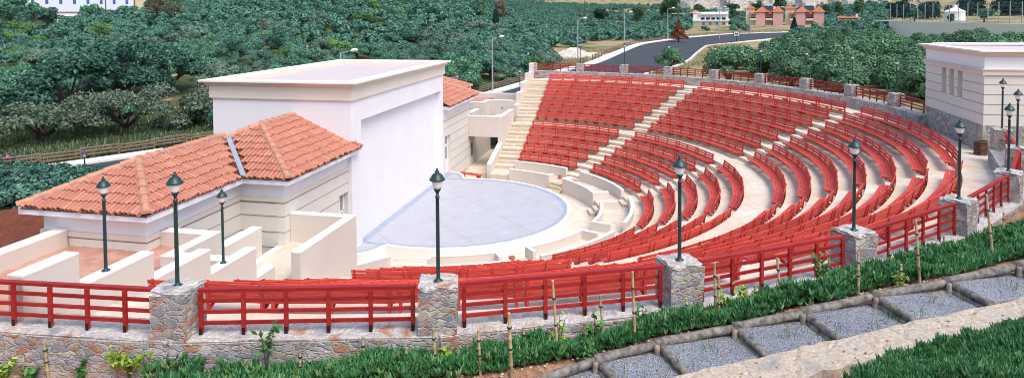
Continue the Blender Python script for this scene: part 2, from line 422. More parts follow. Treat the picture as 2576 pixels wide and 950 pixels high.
# little white step lights on the risers
ml = MB()
for ac, r, z in lights:
    a = R(ac); c, s = math.cos(a), math.sin(a); t = (-s, c)
    p = (r*c, r*s)
    ml.grid8([(p[0]-t[0]*.05-c*.012, p[1]-t[1]*.05-s*.012, z), (p[0]-t[0]*.05+c*.01, p[1]-t[1]*.05+s*.01, z), (p[0]+t[0]*.05+c*.01, p[1]+t[1]*.05+s*.01, z), (p[0]+t[0]*.05-c*.012, p[1]+t[1]*.05-s*.012, z),
              (p[0]-t[0]*.05-c*.012, p[1]-t[1]*.05-s*.012, z+.05), (p[0]-t[0]*.05+c*.01, p[1]-t[1]*.05+s*.01, z+.05), (p[0]+t[0]*.05+c*.01, p[1]+t[1]*.05+s*.01, z+.05), (p[0]+t[0]*.05-c*.012, p[1]+t[1]*.05-s*.012, z+.05)])
for i in range(12):
    y = RIS[i]-0.42; z = FL[i]+0.07
    ml.box(0.62, 0.74, y-0.014, y+0.01, z, z+0.06); ml.box(0.62, 0.74, -y-0.01, -y+0.014, z, z+0.06)
M['plastic'] = simple('white_plastic', (0.8,0.8,0.8), 0.03)
ml.build('step_light', M['plastic'], terr)

pit = MB()
pit.prism([(7.75*math.cos(R(a)), 7.75*math.sin(R(a))) for a in range(-90, 91, 3)] + [(-2.3, 24.5), (-2.3, -24.5)], -0.9, -0.6)
pit.build('pit_floor', M['concrete'], kind='structure')

# ---- stage
def ear(sg):
    P = [(-1.19,5.98), (-1.22,6.2), (-1.30,6.5), (-1.45,6.8), (-1.68,7.08), (-1.98,7.28), (-2.39,7.42)]
    return [(x, sg*y) for x, y in P]
def ring_pts(r, off=0.0):
    a1 = math.degrees(math.atan2(5.98, -1.19))
    return [(r*math.cos(R(a)), r*math.sin(R(a))) for a in np.linspace(-a1, a1, 120)]
def outline(ins):
    k = 6.1-ins
    c = [(x*k/6.1, y*k/6.1) for x, y in ring_pts(6.1)]
    e1 = [(x-ins*0.8, y-ins*0.55) for x, y in ear(1)[1:]]; e2 = [(x-ins*0.8, y+ins*0.55) for x, y in ear(-1)[1:]]
    return e2[::-1] + c + e1
st = thing('stage', 'round pale blue stage floor with white rim in front of the tall screen wall', 'stage', (0,0,-0.6))
mb = MB(); mb.prism([(x, y) for x, y in outline(0.17)] + [(-2.62, 7.2), (-2.62, -7.2)], 0.0, 0.578)
mb.build('stage_floor', M['stage'], st)
mb = MB(); o1, o2 = outline(0.17), outline(0.0)
for i in range(len(o1)-1):
    a, b_, c, d = o1[i], o1[i+1], o2[i+1], o2[i]
    mb.grid8([(a[0],a[1],0.01),(d[0],d[1],0.01),(c[0],c[1],0.01),(b_[0],b_[1],0.01),(a[0],a[1],.602),(d[0],d[1],.602),(c[0],c[1],.602),(b_[0],b_[1],.602)])
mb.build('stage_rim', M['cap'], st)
mb = MB(); o1, o2 = outline(0.40), outline(0.175)
def strip(P, Q, z):
    for i in range(len(P)-1): mb.face([(*P[i],z),(*Q[i],z),(*Q[i+1],z),(*P[i+1],z)])
strip(o1[6:-6], o2[6:-6], 0.583)
strip(o1[:7], o2[:7], 0.583); strip(o1[-7:], o2[-7:], 0.583)
z = 0.5825
mb.face([(-2.6,-7.0,z),(-2.22,-7.0,z),(-2.22,7.0,z),(-2.6,7.0,z)])
for s in (1,-1):
    q = [(-2.2, s*5.62, .584), (-0.85, s*5.74, .584), (-0.85, s*5.95, .584), (-2.2, s*5.83, .584)]
    mb.face(q if s > 0 else q[::-1])
mb.build('border_band', M['band'], st)

# ---- parapets round the pit
def para(label, r, z0, z1, a0, a1, ret=(0,0), th=0.15):
    t = thing('parapet_wall', label, 'low wall', (0,0,0), 0, 'curved cream parapets round the stage pit')
    b_ = MB(); b_.arc(r, r+th, z0, z1-0.03, a0, a1, 1.5)
    c_ = MB(); c_.arc(r-0.012, r+th+0.012, z1-0.03, z1, a0, a1, 1.5)
    for a, L, sg in ((a0, ret[0], 1), (a1, ret[1], -1)):
        if L:
            d = math.degrees(th/(r+0.3))*sg
            b_.arc(r+th, r+th+L, z0, z1-0.032, a, a+d, 1); c_.arc(r+th-0.012, r+th+L+0.01, z1-0.031, z1+0.001, a-0.002, a+d, 1)
    b_.build('wall', M['cream'], t); c_.build('coping', M['cap'], t)  # pale top over darker face: overhead light put into the colours
SN = ['beside the far stairs', 'between the far aisle and the second aisle', 'at the middle of the arc', 'between the near aisles', 'beside the near stairs']
for i, (a0, a1, r_) in enumerate(((58.4, 80.0, (.3,.2)), (23.8, 50.0, (.75,.55)), (-14.7, 12.0, (.75,.8)), (-49.2, -23.4, (.5,.75)), (-80, -58.6, (.3,.5)))):
    para('inner cream parapet wall of the stage pit, ' + SN[i], 7.6, -0.62, 0.30, a0, a1, r_)
for i, (a0, a1) in enumerate(((57.6, 81.5), (21.6, 50.6), (-14.2, 13.2), (-50.4, -22.6), (-81.5, -58.4))):
    para('outer cream parapet wall below the front benches, ' + SN[i], 9.10, -0.2, 0.47, a0, a1)

# ---- benches
def bench_mesh(L, Rr):
    k = lambda y: L/2*(Rr+y)/Rr
    seat, back = MB(), MB()
    for j in range(3):
        y0 = -0.455+0.128*j; y1 = y0+0.112; z = 0.352-0.006*j
        a, b_ = k(y0), k(y1)
        seat.grid8([(-a,y0,z),(a,y0,z),(b_,y1,z-.004),(-b_,y1,z-.004),(-a,y0,z+.024),(a,y0,z+.024),(b_,y1,z+.020),(-b_,y1,z+.020)])
    for j in range(3):
        z0 = 0.412+0.117*j; z1 = z0+0.087; f = lambda z: -0.085+0.25*(z-0.40)
        h = L/2-0.006
        back.grid8([(-h,f(z0),z0),(h,f(z0),z0),(h,f(z0)+.025,z0-.004),(-h,f(z0)+.025,z0-.004),(-h,f(z1),z1),(h,f(z1),z1),(h,f(z1)+.025,z1-.004),(-h,f(z1)+.025,z1-.004)])
    return seat.mesh('seat', M['red']), back.mesh('backrest', M['red'])
bk = MB()
bk.bar((0, 0.016, 0.742), (0, -0.055, 0.36), 0.055, 0.05, (0,1,0)); bk.bar((0, -0.056, 0.36), (0, -0.015, 0.13), 0.052, 0.055, (0,1,0))
bk.bar((0, -0.03, 0.318), (0, -0.44, 0.326), 0.05, 0.045); bk.bar((0, -0.33, 0.285), (0, -0.03, 0.155), 0.045, 0.05)
M['midred'] = wood_red('red_bracket_wood', (0.50, 0.040, 0.033), 0.2)
bracket_me = bk.mesh('bracket', M['midred'])
NB = [3,3,3,3,4] + [5]*7
BLK = ['block by far stairs', 'second block from far stairs', 'middle block', 'second block from near stairs', 'block by near stairs']
edges = [(53.74, 89.17), (17.2, 53.74), (-18.6, 17.2), (-54.5, -18.6), (-90.3, -54.5)]
CNT = {3: ['at far end', 'amid the row', 'at near end'],
       4: ['at far end', 'second from far end', 'second from near end', 'at near end'],
       5: ['at far end', 'second from far end', 'amid the row', 'second from near end', 'at near end']}
for i in range(12):
    proto = None
    tier = ('lower', i) if i < 5 else ('upper', i-5)
    for s, (lo, hi) in enumerate(edges):
        g0 = 0.65/RB[i]; g1 = 0.65/RB[i]
        if s == 0: g1 = 1.325/RB[i]
        if s == 4: g0 = (1.325 if i < 11 else .88)/RB[i]
        a0, a1 = R(lo)+g0, R(hi)-g1
        n = NB[i]; da = (a1-a0)/n
        for j in range(n):
            a = a1-(j+.5)*da
            L = 2*RB[i]*math.tan(da/2)-0.006
            lab = 'red bench %s, %s row of %s tier, %s' % (CNT[n][j], ORD[tier[1]], tier[0], BLK[s])
            if proto is None:
                proto = thing('slatted_bench', lab, 'bench', (0,0,0), 0, 'red slatted benches of the theatre')
                sm, bm = bench_mesh(L, RB[i])
                link('seat', sm, proto); link('backrest', bm, proto)
                for x in (-L/2+.10, 0, L/2-.10): link('bracket', bracket_me, proto, loc=(x,0,0))
                o, L0 = proto, L
            else:
                o = copy_tree(proto)
            rr = RB[i]*math.cos(da/2) + 0.5*RB[i]*(1-math.cos(da/2)) + rng.uniform(-.012,.012)
            put(o, (rr*math.cos(a), rr*math.sin(a), FL[i]), a-math.pi/2+rng.uniform(-.006,.006), (L/L0, 1, 1), lab)

# ---- rim: stone wall, pillars, lamps, railings
PIL = [(-4.8, -24.15), (2.84,-23.48), (6.89,-22.47), (10.74,-20.77), (14.16,-18.45), (17.14,-15.61), (19.58,-12.45), (21.48,-8.81), (22.66,-5.24)]
PIL2 = [(22.61,5.54), (21.52,9.5), (19.74,13.01), (17.40,16.06), (14.55,18.75), (11.25,21.0), (7.72,22.50), (3.98,23.40), (-0.15,23.9)]
def lamp(label, h=1.85, group='green lantern posts round the theatre'):
    t = thing('lamp_post', label, 'lamp post', (0,0,0), 0, group)
    p = MB(); p.lathe([(.078,0),(.08,.018),(.05,.03),(.036,.05),(.033,.09),(.031,h*.62),(.029,h*.735),(.036,h*.737),(.036,h*.757),(.024,h*.76),(.022,h*.775),(.034,h*.79),(.05,h*.805),(.062,h*.815),(.062,h*.822)], 10)
    p.build('post', M['green_iron'], t, True)
    l = MB(); l.lathe([(.056,h*.822),(.066,h*.835),(.098,h*.893),(.098,h*.897)], 12); l.build('lantern', M['glass'], t, True)
    c = MB(); c.lathe([(.122,h*.893),(.130,h*.897),(.130,h*.903),(.112,h*.915),(.09,h*.937),(.062,h*.952),(.032,h*.960),(.03,h*.967),(.042,h*.970),(.036,h*.976),(.018,h*.981),(.016,h*.985),(.022,h*.991),(.012,h*.998),(.003,h)], 12)
    c.build('cap', M['green_iron'], t, True)
    return t
lamp0 = lamp('proto'); lamp_used = [False]
def place_lamp(label, loc, sc=1.0, group=None):
    o = lamp0 if not lamp_used[0] else copy_tree(lamp0); lamp_used[0] = True
    return put(o, loc, 0, (sc, sc, sc), label, group)
def pillar(x, y, zb, label, zt=5.715, w=.61, d=.57):
    t = thing('stone_pillar', label, 'pillar', (x, y, zb), math.atan2(y, x)-math.pi/2, 'square stone pillars of the rim wall')
    b_ = MB(); h = zt-zb
    n = 6                                             # slightly uneven faces
    b_.box(-w/2, w/2, -d/2, d/2, 0, h-0.06)
    me = b_.mesh('shaft', M['stone']); bmod(me)
    link('shaft', me, t)
    c = MB(); c.box(-w/2+.012, w/2-.012, -d/2+.012, d/2-.012, h-0.06, h); me = c.mesh('top_slab', M['stone_cap']); bmod(me, .03); link('top_slab', me, t)
import bmesh
def bmod(me, jit=0.022, cuts=4):
    b_ = bmesh.new(); b_.from_mesh(me)
    bmesh.ops.subdivide_edges(b_, edges=b_.edges[:], cuts=cuts, use_grid_fill=True)
    r_ = random.Random(len(me.name)*7+int(abs(me.vertices[0].co.x)*999))
    for v in b_.verts:
        v.co += Vector((r_.uniform(-jit, jit), r_.uniform(-jit, jit), r_.uniform(-jit, jit)*.6))
    b_.to_mesh(me); b_.free()
    me.polygons.foreach_set('use_smooth', [False]*len(me.polygons))
NEAR_L = ['at the left edge beside the lime sapling', 'over the yellow-green sapling', 'in front of the middle benches', 'nearer the vine-covered stake', 'before the empty walkway', 'facing the wooden bin', 'at the bend by the booth corner', 'beside the wooden bin']
FAR_L = ['beside the booth steps', 'second left of the booth', 'third left of the booth', 'fourth left of the booth', 'fifth left of the booth', 'sixth left of the booth', 'third from the far stairs', 'second from the far stairs', 'at the head of the far stairs']
for i, (x, y) in enumerate(PIL):
    if i: pillar(x, y, 3.4 if i < 4 else 4.2, 'square rubble stone pillar of the near rim ' + NEAR_L[i-1])
    if i: place_lamp('dark green lantern post on the stone pillar ' + NEAR_L[i-1], (x, y, 5.70))
for i, (x, y) in enumerate(PIL2):
    pillar(x, y, 4.2, 'square rubble stone pillar of the far rim ' + FAR_L[i])
    if i < 8: place_lamp('dark green lantern post on the far stone pillar ' + FAR_L[i], (x, y, 5.70))
def railing(x0, y0, x1, y1, label, wz=4.95, posts=6):
    L = math.hypot(x1-x0, y1-y0); a = math.atan2(y1-y0, x1-x0)
    t = thing('wooden_railing', label, 'railing', (x0, y0, wz), a, 'red wooden railings between the pillars')
    H = 5.655-wz
    b_ = MB(); b_.box(0, L, -.045, .045, H-.03, H+.022); b_.build('handrail', M['darkred'], t)
    for k in range(3):
        z_ = 0.17+k*(H-.17)/3.0
        b_ = MB(); b_.box(0.01, L-.01, -.018, .018, z_-.028, z_+.028); b_.build('rail', M['darkred'], t)
    for k in range(posts):
        x = 0.045 + (L-.09)*k/(posts-1)
        b_ = MB(); b_.box(x-.033, x+.033, -.062, -.019, 0.03, H-.03); p = b_.build('post', M['darkred'], t)
        b_ = MB(); b_.box(x-.026, x+.026, -.070, -.0625, 0.0, .11); b_.build('shoe', M['iron'], p)
def run(P, near, names):
    for i in range(len(P)-1):
        p, q = np.array(P[i]), np.array(P[i+1]); u = (q-p)/np.linalg.norm(q-p); n = np.array([-u[1], u[0]])
        if n @ (p+q) < 0: n = -n
        wt = 4.95 if near else 5.04
        pi, qi = p-n*.40, q-n*.40; po, qo = p+n*.33, q+n*.33
        w = thing('stone_wall', 'rubble stone rim wall under red railing ' + names[i], 'stone wall', (0,0,0), 0, 'stone rim wall between pillars')
        b_ = MB(); zb = 3.0 if near else 4.0
        b_.grid8([(*pi,zb),(*po,zb),(*qo,zb),(*qi,zb),(*pi,wt-.05),(*po,wt-.05),(*qo,wt-.05),(*qi,wt-.05)] if np.cross(po-pi, qi-pi) > 0 else [(*po,zb),(*pi,zb),(*qi,zb),(*qo,zb),(*po,wt-.05),(*pi,wt-.05),(*qi,wt-.05),(*qo,wt-.05)])
        me = b_.mesh('masonry', M['stone'] if near else M['stone_light']); bmod(me, .016, 9); link('masonry', me, w)
        b_ = MB(); e = n*.01
        Q = [po-e, pi+e, qi+e, qo-e]
        if np.cross(Q[1]-Q[0], Q[3]-Q[0]) < 0: Q = [Q[1], Q[0], Q[3], Q[2]]
        b_.grid8([(*k, wt-.06) for k in Q]+[(*k, wt) for k in Q]); me = b_.mesh('wall_top', M['stone_cap']); bmod(me, .012, 9); link('wall_top', me, w)
        g = 0.43 if i or not near else .02
        a, b2 = p+u*(.36 if i else .1), q-u*(.36 if i or not near else .14)
        sh = n*.06
        railing(*(a+sh), *(b2+sh), 'red wooden railing with three bars ' + names[i], wt, 6 if i else 12) if near else railing(*(b2+sh), *(p+u*.36+sh), 'red wooden railing with three bars ' + names[i], wt, 6 if np.linalg.norm(q-p) > 3.5 else 3)
run(PIL, True, ['at the left edge over the bare stone wall', 'between the two nearest pillars', 'right of the yellow-green sapling', 'behind the row of tall bamboo stakes', 'before the curved upper rows', 'before the pale walkway', 'climbing past the wooden bin', 'at the booth corner'])
run(PIL2, False, ['nearest the booth window wall', 'behind the last bench block on the right', 'third bay from the booth', 'fourth bay from the booth', 'below the dense olive trees', 'below the olive tree by the road', 'in front of the asphalt road', 'at the far stair head'])
# short bay between booth and pillar
run([(22.95, 2.35), PIL2[0]], False, ['between the booth and the first pillar'])
M['gravel0'] = simple('grey_cobbles', (0.36,0.38,0.41), 0.25, 9, rough=.85)
# ---- stage house
sh = thing('stage_house', 'tall white stage house with flat roof, beige cornice and recessed screen wall', 'building', (0,0,-0.9))
Z0 = 0.9
def zb(*a): return [z+Z0 for z in a]
X0, X1, Y0, Y1 = -8.85, -2.25, -6.92, 5.35
mb = MB()
mb.box(X0, -2.62, Y0, Y1, 0, 6.35+Z0)
mb.box(-2.62, X1, Y0, -5.98, 0, 6.35+Z0); mb.box(-2.62, X1, 5.02, Y1, 0, 6.35+Z0); mb.box(-2.62, X1, -5.98, 5.02, 5.43+Z0, 6.35+Z0)
mb.build('wall', M['white'], sh)
def ringbox(mbx, x0, x1, y0, y1, z0, z1, t):
    mbx.box(x0, x1, y0, y0+t, z0, z1); mbx.box(x0, x1, y1-t, y1, z0, z1)
    mbx.box(x0, x0+t, y0+t, y1-t, z0, z1); mbx.box(x1-t, x1, y0+t, y1-t, z0, z1)
mb = MB(); o = .045; ringbox(mb, X0-o, X1+o, Y0-o, Y1+o, 6.35+Z0, 6.40+Z0, .5); mb.build('fillet', M['white'], sh)
mb = MB(); o = .10; ringbox(mb, X0-o, X1+o, Y0-o, Y1+o, 6.40+Z0, 7.128+Z0, .46); mb.build('frieze', M['beige'], sh)
mb = MB(); 
def flare(mbx, x0, x1, y0, y1, oa, ob, za, zb_):
    A_ = [(x0-oa,y0-oa),(x1+oa,y0-oa),(x1+oa,y1+oa),(x0-oa,y1+oa)]; B_ = [(x0-ob,y0-ob),(x1+ob,y0-ob),(x1+ob,y1+ob),(x0-ob,y1+ob)]
    for i in range(4):
        j = (i+1) % 4; mbx.face([(*A_[i],za),(*A_[j],za),(*B_[j],zb_),(*B_[i],zb_)])
flare(mb, X0, X1, Y0, Y1, .13, .36, 6.93+Z0, 7.13+Z0)
mb.face([(X0-.13,Y0-.13,6.931+Z0),(X1+.13,Y0-.13,6.931+Z0),(X1+.13,Y1+.13,6.931+Z0),(X0-.13,Y1+.13,6.931+Z0)][::-1])
mb.build('cornice', M['beige'], sh)
mb = MB(); ringbox(mb, X0-.40, X1+.40, Y0-.42, Y1+.40, 7.13+Z0, 7.20+Z0, .62); mb.build('parapet_cap', M['cap'], sh)
mb = MB(); mb.box(X0+.38, X1-.38, Y0+.38, Y1-.38, 6.36+Z0, 6.94+Z0); mb.build('roof', M['roofdeck'], sh)
mb = MB(); mb.box(-3.6, -2.85, -6.4, -6.0, 6.94+Z0, 7.02+Z0); mb.build('roof_hatch', M['galv'], sh)
mb = MB(); mb.box(-7.64, -7.625, Y0-.004, Y0+.02, 0, 6.35+Z0); mb.build('drain_pipe', M['white'], sh)

# ---- roofs of barrel tiles
def tile_face(mbx, bed, o, e, s, L, H, la, lb, skip=None):
    """o: eave start, e: eave dir, s: up-slope dir, L: eave length, H: slope length; u-range at v: [la*v, L-lb*v]"""
    o, e, s = Vector(o), Vector(e).normalized(), Vector(s).normalized(); n = e.cross(s).normalized()
    if n.z < 0: n = -n
    P = [o, o+e*L, o+e*(L-lb*H)+s*H, o+e*(la*H)+s*H]
    if (P[2]-P[3]).length < .02: P = P[:3]
    bed.face([p+n*.004 for p in P]); bed.face([p-n*.05 for p in P][::-1])
    pit_, cs = .165, .40
    nc = int(L/pit_); u0 = (L-(nc-1)*pit_)/2
    for c in range(nc):
        u = u0+c*pit_
        for r in range(int(H/cs)+1):
            v0, v1 = r*cs-0.03+rng.uniform(-.05,.05), r*cs+cs+.03
            vm = (v0+v1)/2
            if vm > H or u < la*vm-.03 or u > L-lb*vm+.03: continue
            if skip and skip(o+e*u+s*vm): continue
            v1 = min(v1, H+.03)
            if la > 0: v1 = min(v1, (u+.07)/la)
            if lb > 0: v1 = min(v1, (L-u+.07)/lb)
            if v1-v0 < .08: continue
            ra, rb_, ha, hb = .078, .062, .046, .018
            ju = rng.uniform(-.006, .006); A_, B_ = [], []
            for k in range(7):
                t = math.pi*k/6
                A_.append(o+e*(u+ju+ra*math.cos(t))+s*v0+n*(ha+ra*math.sin(t)*.95))
                B_.append(o+e*(u+rb_*math.cos(t))+s*v1+n*(hb+rb_*math.sin(t)*.95))
            b0 = len(mbx.v); mbx.v += [tuple(p) for p in A_+B_]
            for k in range(6): mbx.f.append((b0+k, b0+k+1, b0+8+k, b0+7+k)); mbx.m.append(0)
            # thickness at the lower end
            C_ = [o+e*(u+ju+(ra-.018)*math.cos(math.pi*k/6))+s*(v0+.002)+n*(ha-.004+(ra-.018)*math.sin(math.pi*k/6)) for k in range(7)]
            D_ = [p+s*.30-n*.01 for p in C_]
            b1 = len(mbx.v); mbx.v += [tuple(p) for p in C_+D_]
            for k in range(6):
                mbx.f.append((b0+k, b1+k, b1+k+1, b0+k+1)); mbx.m.append(0)
                mbx.f.append((b1+k, b1+7+k, b1+8+k, b1+k+1)); mbx.m.append(0)
            # pan between this and the next barrel
            if u+pit_ < L-lb*vm+.02:
                w0 = u+pit_/2; b2 = len(mbx.v)
                for v_, hh in ((v0+.01, .008), (v1, .004)):
                    for k, dz in ((-.05, .012), (-.02, 0), (.02, 0), (.05, .012)): mbx.v.append(tuple(o+e*(w0+k)+s*v_+n*(hh+dz)))
                for k in range(3): mbx.f.append((b2+k, b2+k+1, b2+5+k, b2+4+k)); mbx.m.append(0)
def ridge(mbx, mor, p, q, first=True):
    p, q = Vector(p), Vector(q); L = (q-p).length; d = (q-p)/L; n_ = max(1, round(L/.44)); st_ = L/n_
    sd = d.cross(Vector((0,0,1))).normalized(); u = sd.cross(d).normalized()
    for i in range(n_):
        a, b_ = p+d*(i*st_-.02), p+d*((i+1)*st_+.04); A_, B_ = [], []
        for k in range(9):
            t = math.pi*k/8
            A_.append(a+sd*.125*math.cos(t)+u*(.075+.115*math.sin(t))); B_.append(b_+sd*.105*math.cos(t)+u*(.055+.10*math.sin(t)))
        b0 = len(mbx.v); mbx.v += [tuple(x) for x in A_+B_]
        for k in range(8): mbx.f.append((b0+k, b0+k+1, b0+10+k, b0+9+k)); mbx.m.append(0)
        mbx.f.append(tuple(b0+k for k in range(9))); mbx.m.append(0)
    m_ = 24
    prof = [(-.145,-.02),(-.135,.05),(-.08,.08),(.08,.08),(.135,.05),(.145,-.02)]
    b0 = len(mor.v); K = max(4, int(L/.12))
    for i in range(K+1):
        c = p+d*(L*i/K)
        for x, z in prof: mor.v.append(tuple(c+sd*(x*rng.uniform(.85,1.15))+u*(z+rng.uniform(-.012,.012))))
    for i in range(K):
        for k in range(5): mor.f.append((b0+6*i+k, b0+6*i+k+1, b0+6*i+7+k, b0+6*i+6+k)); mor.m.append(0)
PIT = 0.443
def hip_roof(name, parent, xf, xb, y0, ridge_end, ze, sg, front_end, end_skip=None, front_start=None):
    """hipped at outer end y0 (sg: direction of +v along the wing), front eave at xf (audience side), back eave xb"""
    w = (xf-xb)/2; xm = (xf+xb)/2; zr = ze+w*PIT; ya = y0+sg*w
    sl = math.hypot(1, PIT); Hs = w*sl
    T, Bd, Rg, Mo = MB(), MB(), MB(), MB()
    ll = abs(ridge_end-y0)
    k = 1/sl
    # front face (towards +x): eave from y0 to front_end
    if sg > 0: tile_face(T, Bd, (xf, y0, ze), (0,1,0), (-1,0,PIT), abs(front_end-y0), Hs, k, 0, front_start)
    else: tile_face(T, Bd, (xf, front_end, ze), (0,1,0), (-1,0,PIT), abs(front_end-y0), Hs, 0, k, front_start)
    # end face
    if sg > 0: tile_face(T, Bd, (xb, y0, ze), (1,0,0), (0,1,PIT), 2*w, Hs, k, k, end_skip)
    else: tile_face(T, Bd, (xb, y0, ze), (1,0,0), (0,-1,PIT), 2*w, Hs, k, k, end_skip)
    # back face
    Bd.face([(xb,y0,ze),(xb,ridge_end,ze),(xm,ridge_end,zr),(xm,ya,zr)])
    ridge(Rg, Mo, (xf-.02, y0+sg*.02, ze+.01), (xm, ya, zr)); ridge(Rg, Mo, (xb+.02, y0+sg*.02, ze+.01), (xm, ya, zr)); ridge(Rg, Mo, (xm, ya, zr), (xm, ridge_end, zr))
    r_ = Bd.build('roof', M['tilebed'], parent)
    T.build('tiles', M['rooftile'], r_); Rg.build('ridge_tiles', M['ridgetile'], r_); Mo.build('mortar', M['mortar'], r_)
    return zr
def grooves(mbx, x, y0, y1, zs, axis='x', sgn=1, t=.011):
    for z in zs:
        if axis == 'x': mbx.box(min(x, x+sgn*.004), max(x, x+sgn*.004), y0, y1, z-t, z+t)
        else: mbx.box(y0, y1, min(x, x+sgn*.004), max(x, x+sgn*.004), z-t, z+t)
def wing(sg, side, lab):
    W = thing('tiled_wing', lab, 'building', (0,0,-0.9))
    S = lambda y: sg*y
    def bx(mbx, x0, x1, ya, yb, z0, z1): mbx.box(x0, x1, min(S(ya),S(yb)), max(S(ya),S(yb)), z0+Z0, z1+Z0)
    XF = -2.40; YA, YB = 11.84, 6.96; YC = 16.28; XG = -4.14; XL = -7.8
    b_, wb, mo, gr = MB(), MB(), MB(), MB()
    # door opening in the front wall near the box: y 6.95..7.7
    D0, D1, DT = (7.0, 7.82, 2.56) if sg < 0 else (6.05, 7.2, 2.45)
    YE = 6.93 if sg < 0 else 5.36
    for q in ((D1, YA, -.9, 3.47), (YE, D1, DT, 3.47)): bx(b_, XF-.3, XF, *q)
    if D0 > YE+.02: bx(b_, XF-.3, XF, YE, D0, -.9, DT)
    bx(b_, -7.6, XF-.3, YA-.02, YE if sg < 0 else YE, -.9, 3.47)
    bx(b_, XL, XG, YC, YA-.02, -.9, 3.47)
    b_.build('wall', M['cream_grey'] if sg < 0 else M['cream_grey'], W)
    bx(wb, -7.62, XF-.03, YA-.03, YE, 3.62, 4.18); bx(wb, XL+.03, XG-.03, YC-.03, YA-.05, 3.62, 4.18); wb.build('upper_band', M['white'], W)
    o = .045
    bx(mo, XF-.3, XF+o, YA+o, YE-.01, 3.47, 3.62); bx(mo, XG-.3, XF-.3, YA+o, YA-.3, 3.47, 3.62)
    bx(mo, XG-.3, XG+o, YC+o, YA+o, 3.47, 3.62); bx(mo, XL-o, XG-.3, YC+o, YC-.3, 3.47, 3.62); bx(mo, XL-o, XL+.3, YC-.3, YA, 3.47, 3.62)
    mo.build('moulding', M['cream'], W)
    def gx(x, ya, yb, zs): grooves(gr, x, min(S(ya),S(yb)), max(S(ya),S(yb)), [z+Z0 for z in zs])
    gx(XF, D1, YA, [2.95, 2.39, 1.85, 1.3, .75, .2, 3.42]); gx(XF, YE, D1, [2.95, 3.42]); gx(XG, YA, YC, [2.95, 3.42, 2.39]); 
    grooves(gr, S(YA), XG, XF, [z+Z0 for z in (2.95, 2.39, 1.85, 3.42)], 'y', sg); grooves(gr, S(YC), XL, XG, [z+Z0 for z in (3.42,)], 'y', sg)
    gr.build('joint', M['groove'], W)
    # fascia under the eaves
    fa = MB(); zf0, zf1 = 4.17, 4.37
    bx(fa, XF-.6, XF+.40, YA+.40, 6.50 if sg < 0 else 5.75, zf0, zf1); bx(fa, XG-.6, XF-.6, YA+.40, YA-.3, zf0, zf1) 
    bx(fa, XG-.6, XG+.40, YC+.40, YA+.40, zf0, zf1); bx(fa, XL-.40, XG-.6, YC+.40, YC-.6, zf0, zf1); bx(fa, XL-.4, XL+.2, YC-.6, YA, zf0, zf1)
    fa.build('fascia', M['white'], W)
    ze = 4.385+Z0
    vs = lambda p: ((p.x-(XG+.44)) + (YA+.46-abs(p.y)))/math.sqrt(2)
    hip_roof('roof', W, XF+.46, -7.82, S(YA+.46), S(6.93 if sg < 0 else 5.36), ze, -sg, S(6.45 if sg < 0 else 5.7), (lambda p: vs(p) < .20) if sg < 0 else (lambda p: vs(p) < 0))
    w2 = (XF+.46+7.82)/2; xm2 = (XF+.46-7.82)/2
    hide = lambda p: (p.z < ze + PIT*(abs(S(YA+.46)) - abs(p.y)) - .01) and p.x > -7.8
    w1 = (XG+.44+8.15)/2
    hip_roof('roof', W, XG+.44, -8.15, S(YC+.46), S(YA-1.6), ze, -sg, S(YA-1.6), front_start=(lambda p: vs(p) > -.20) if sg < 0 else (lambda p: vs(p) > 0))
    if sg < 0:
        va = MB(); a = Vector((XG+.44, S(YA+.46), ze+.0)); bq = Vector((XG+.44-1.95*1, S(YA+.46)+1.95, ze+1.95*PIT))
        d = (bq-a).normalized(); sd = Vector((1,1,0)).normalized()
        a2 = a-d*.12
        Zc, Ze = Vector((0,0,.125)), Vector((0,0,.16))
        va.face([a2-sd*.085+Ze, a2+Zc, bq+Zc, bq-sd*.085+Ze]); va.face([a2+Zc, a2+sd*.085+Ze, bq+sd*.085+Ze, bq+Zc])
        for s_ in (-1, 1): va.face([a2+sd*.085*s_+Ze, bq+sd*.085*s_+Ze, bq+sd*.09*s_, a2+sd*.09*s_])
        va.build('valley_flashing', M['flash'], W)
        fl = MB(); p0 = Vector((XF+.5, -6.91, ze+.06)); p1 = Vector((xm2, -6.91, ze+w2*PIT+.1)); n_ = Vector((0,-1,0))
        fl.face([p0+n_*.30, p0, p1, p1+n_*.30]); fl.face([p0+Vector((0,0,.0)), p0+Vector((0,0,.10)), p1+Vector((0,0,.10)), p1])
        fl.build('roof_flashing', M['rooftile'], W)
    # door with frame set back in the opening
    dr = MB(); bx(dr, XF-.26, XF-.22, D0, D1, -.0, DT); door = dr.build('door', M['pane'] if sg < 0 else M['cap'], W)
    f_ = MB()
    n_d = 2
    for k in range(n_d+1):
        y = D0+(D1-D0)*k/n_d; y = min(max(y, D0+.035), D1-.035); bx(f_, XF-.22, XF-.195, y-.035, y+.035, 0, DT)
    for z in (.05, .85, 1.75, DT-.05):
        for k in range(n_d):
            ya = D0+(D1-D0)*k/n_d+.035; yb = D0+(D1-D0)*(k+1)/n_d-.035
            bx(f_, XF-.22, XF-.195, ya, yb, z-.04, z+.04)
    f_.build('door_frame', M['cap'], door)
    if sg > 0:
        g_ = MB(); 
        for k in range(2):
            ya = D0+(D1-D0)*k/2+.08; yb = D0+(D1-D0)*(k+1)/2-.08
            for z0_, z1_ in ((.92,1.68),(1.82,2.38)): bx(g_, XF-.2195, XF-.218, ya, yb, z0_, z1_)
        g_.build('pane', M['pane'], door)
        v = MB(); bx(v, XF-.05, XF+.012, 11.75, 12.25, .05, .95); v.build('vent_grille', M['groove'], W)
    return W
wing(-1, 'near', 'near wing with two hipped terracotta tile roofs left of the tall white stage house')
wing(1, 'far', 'far wing with terracotta tile roofs half hidden behind the tall white stage house')

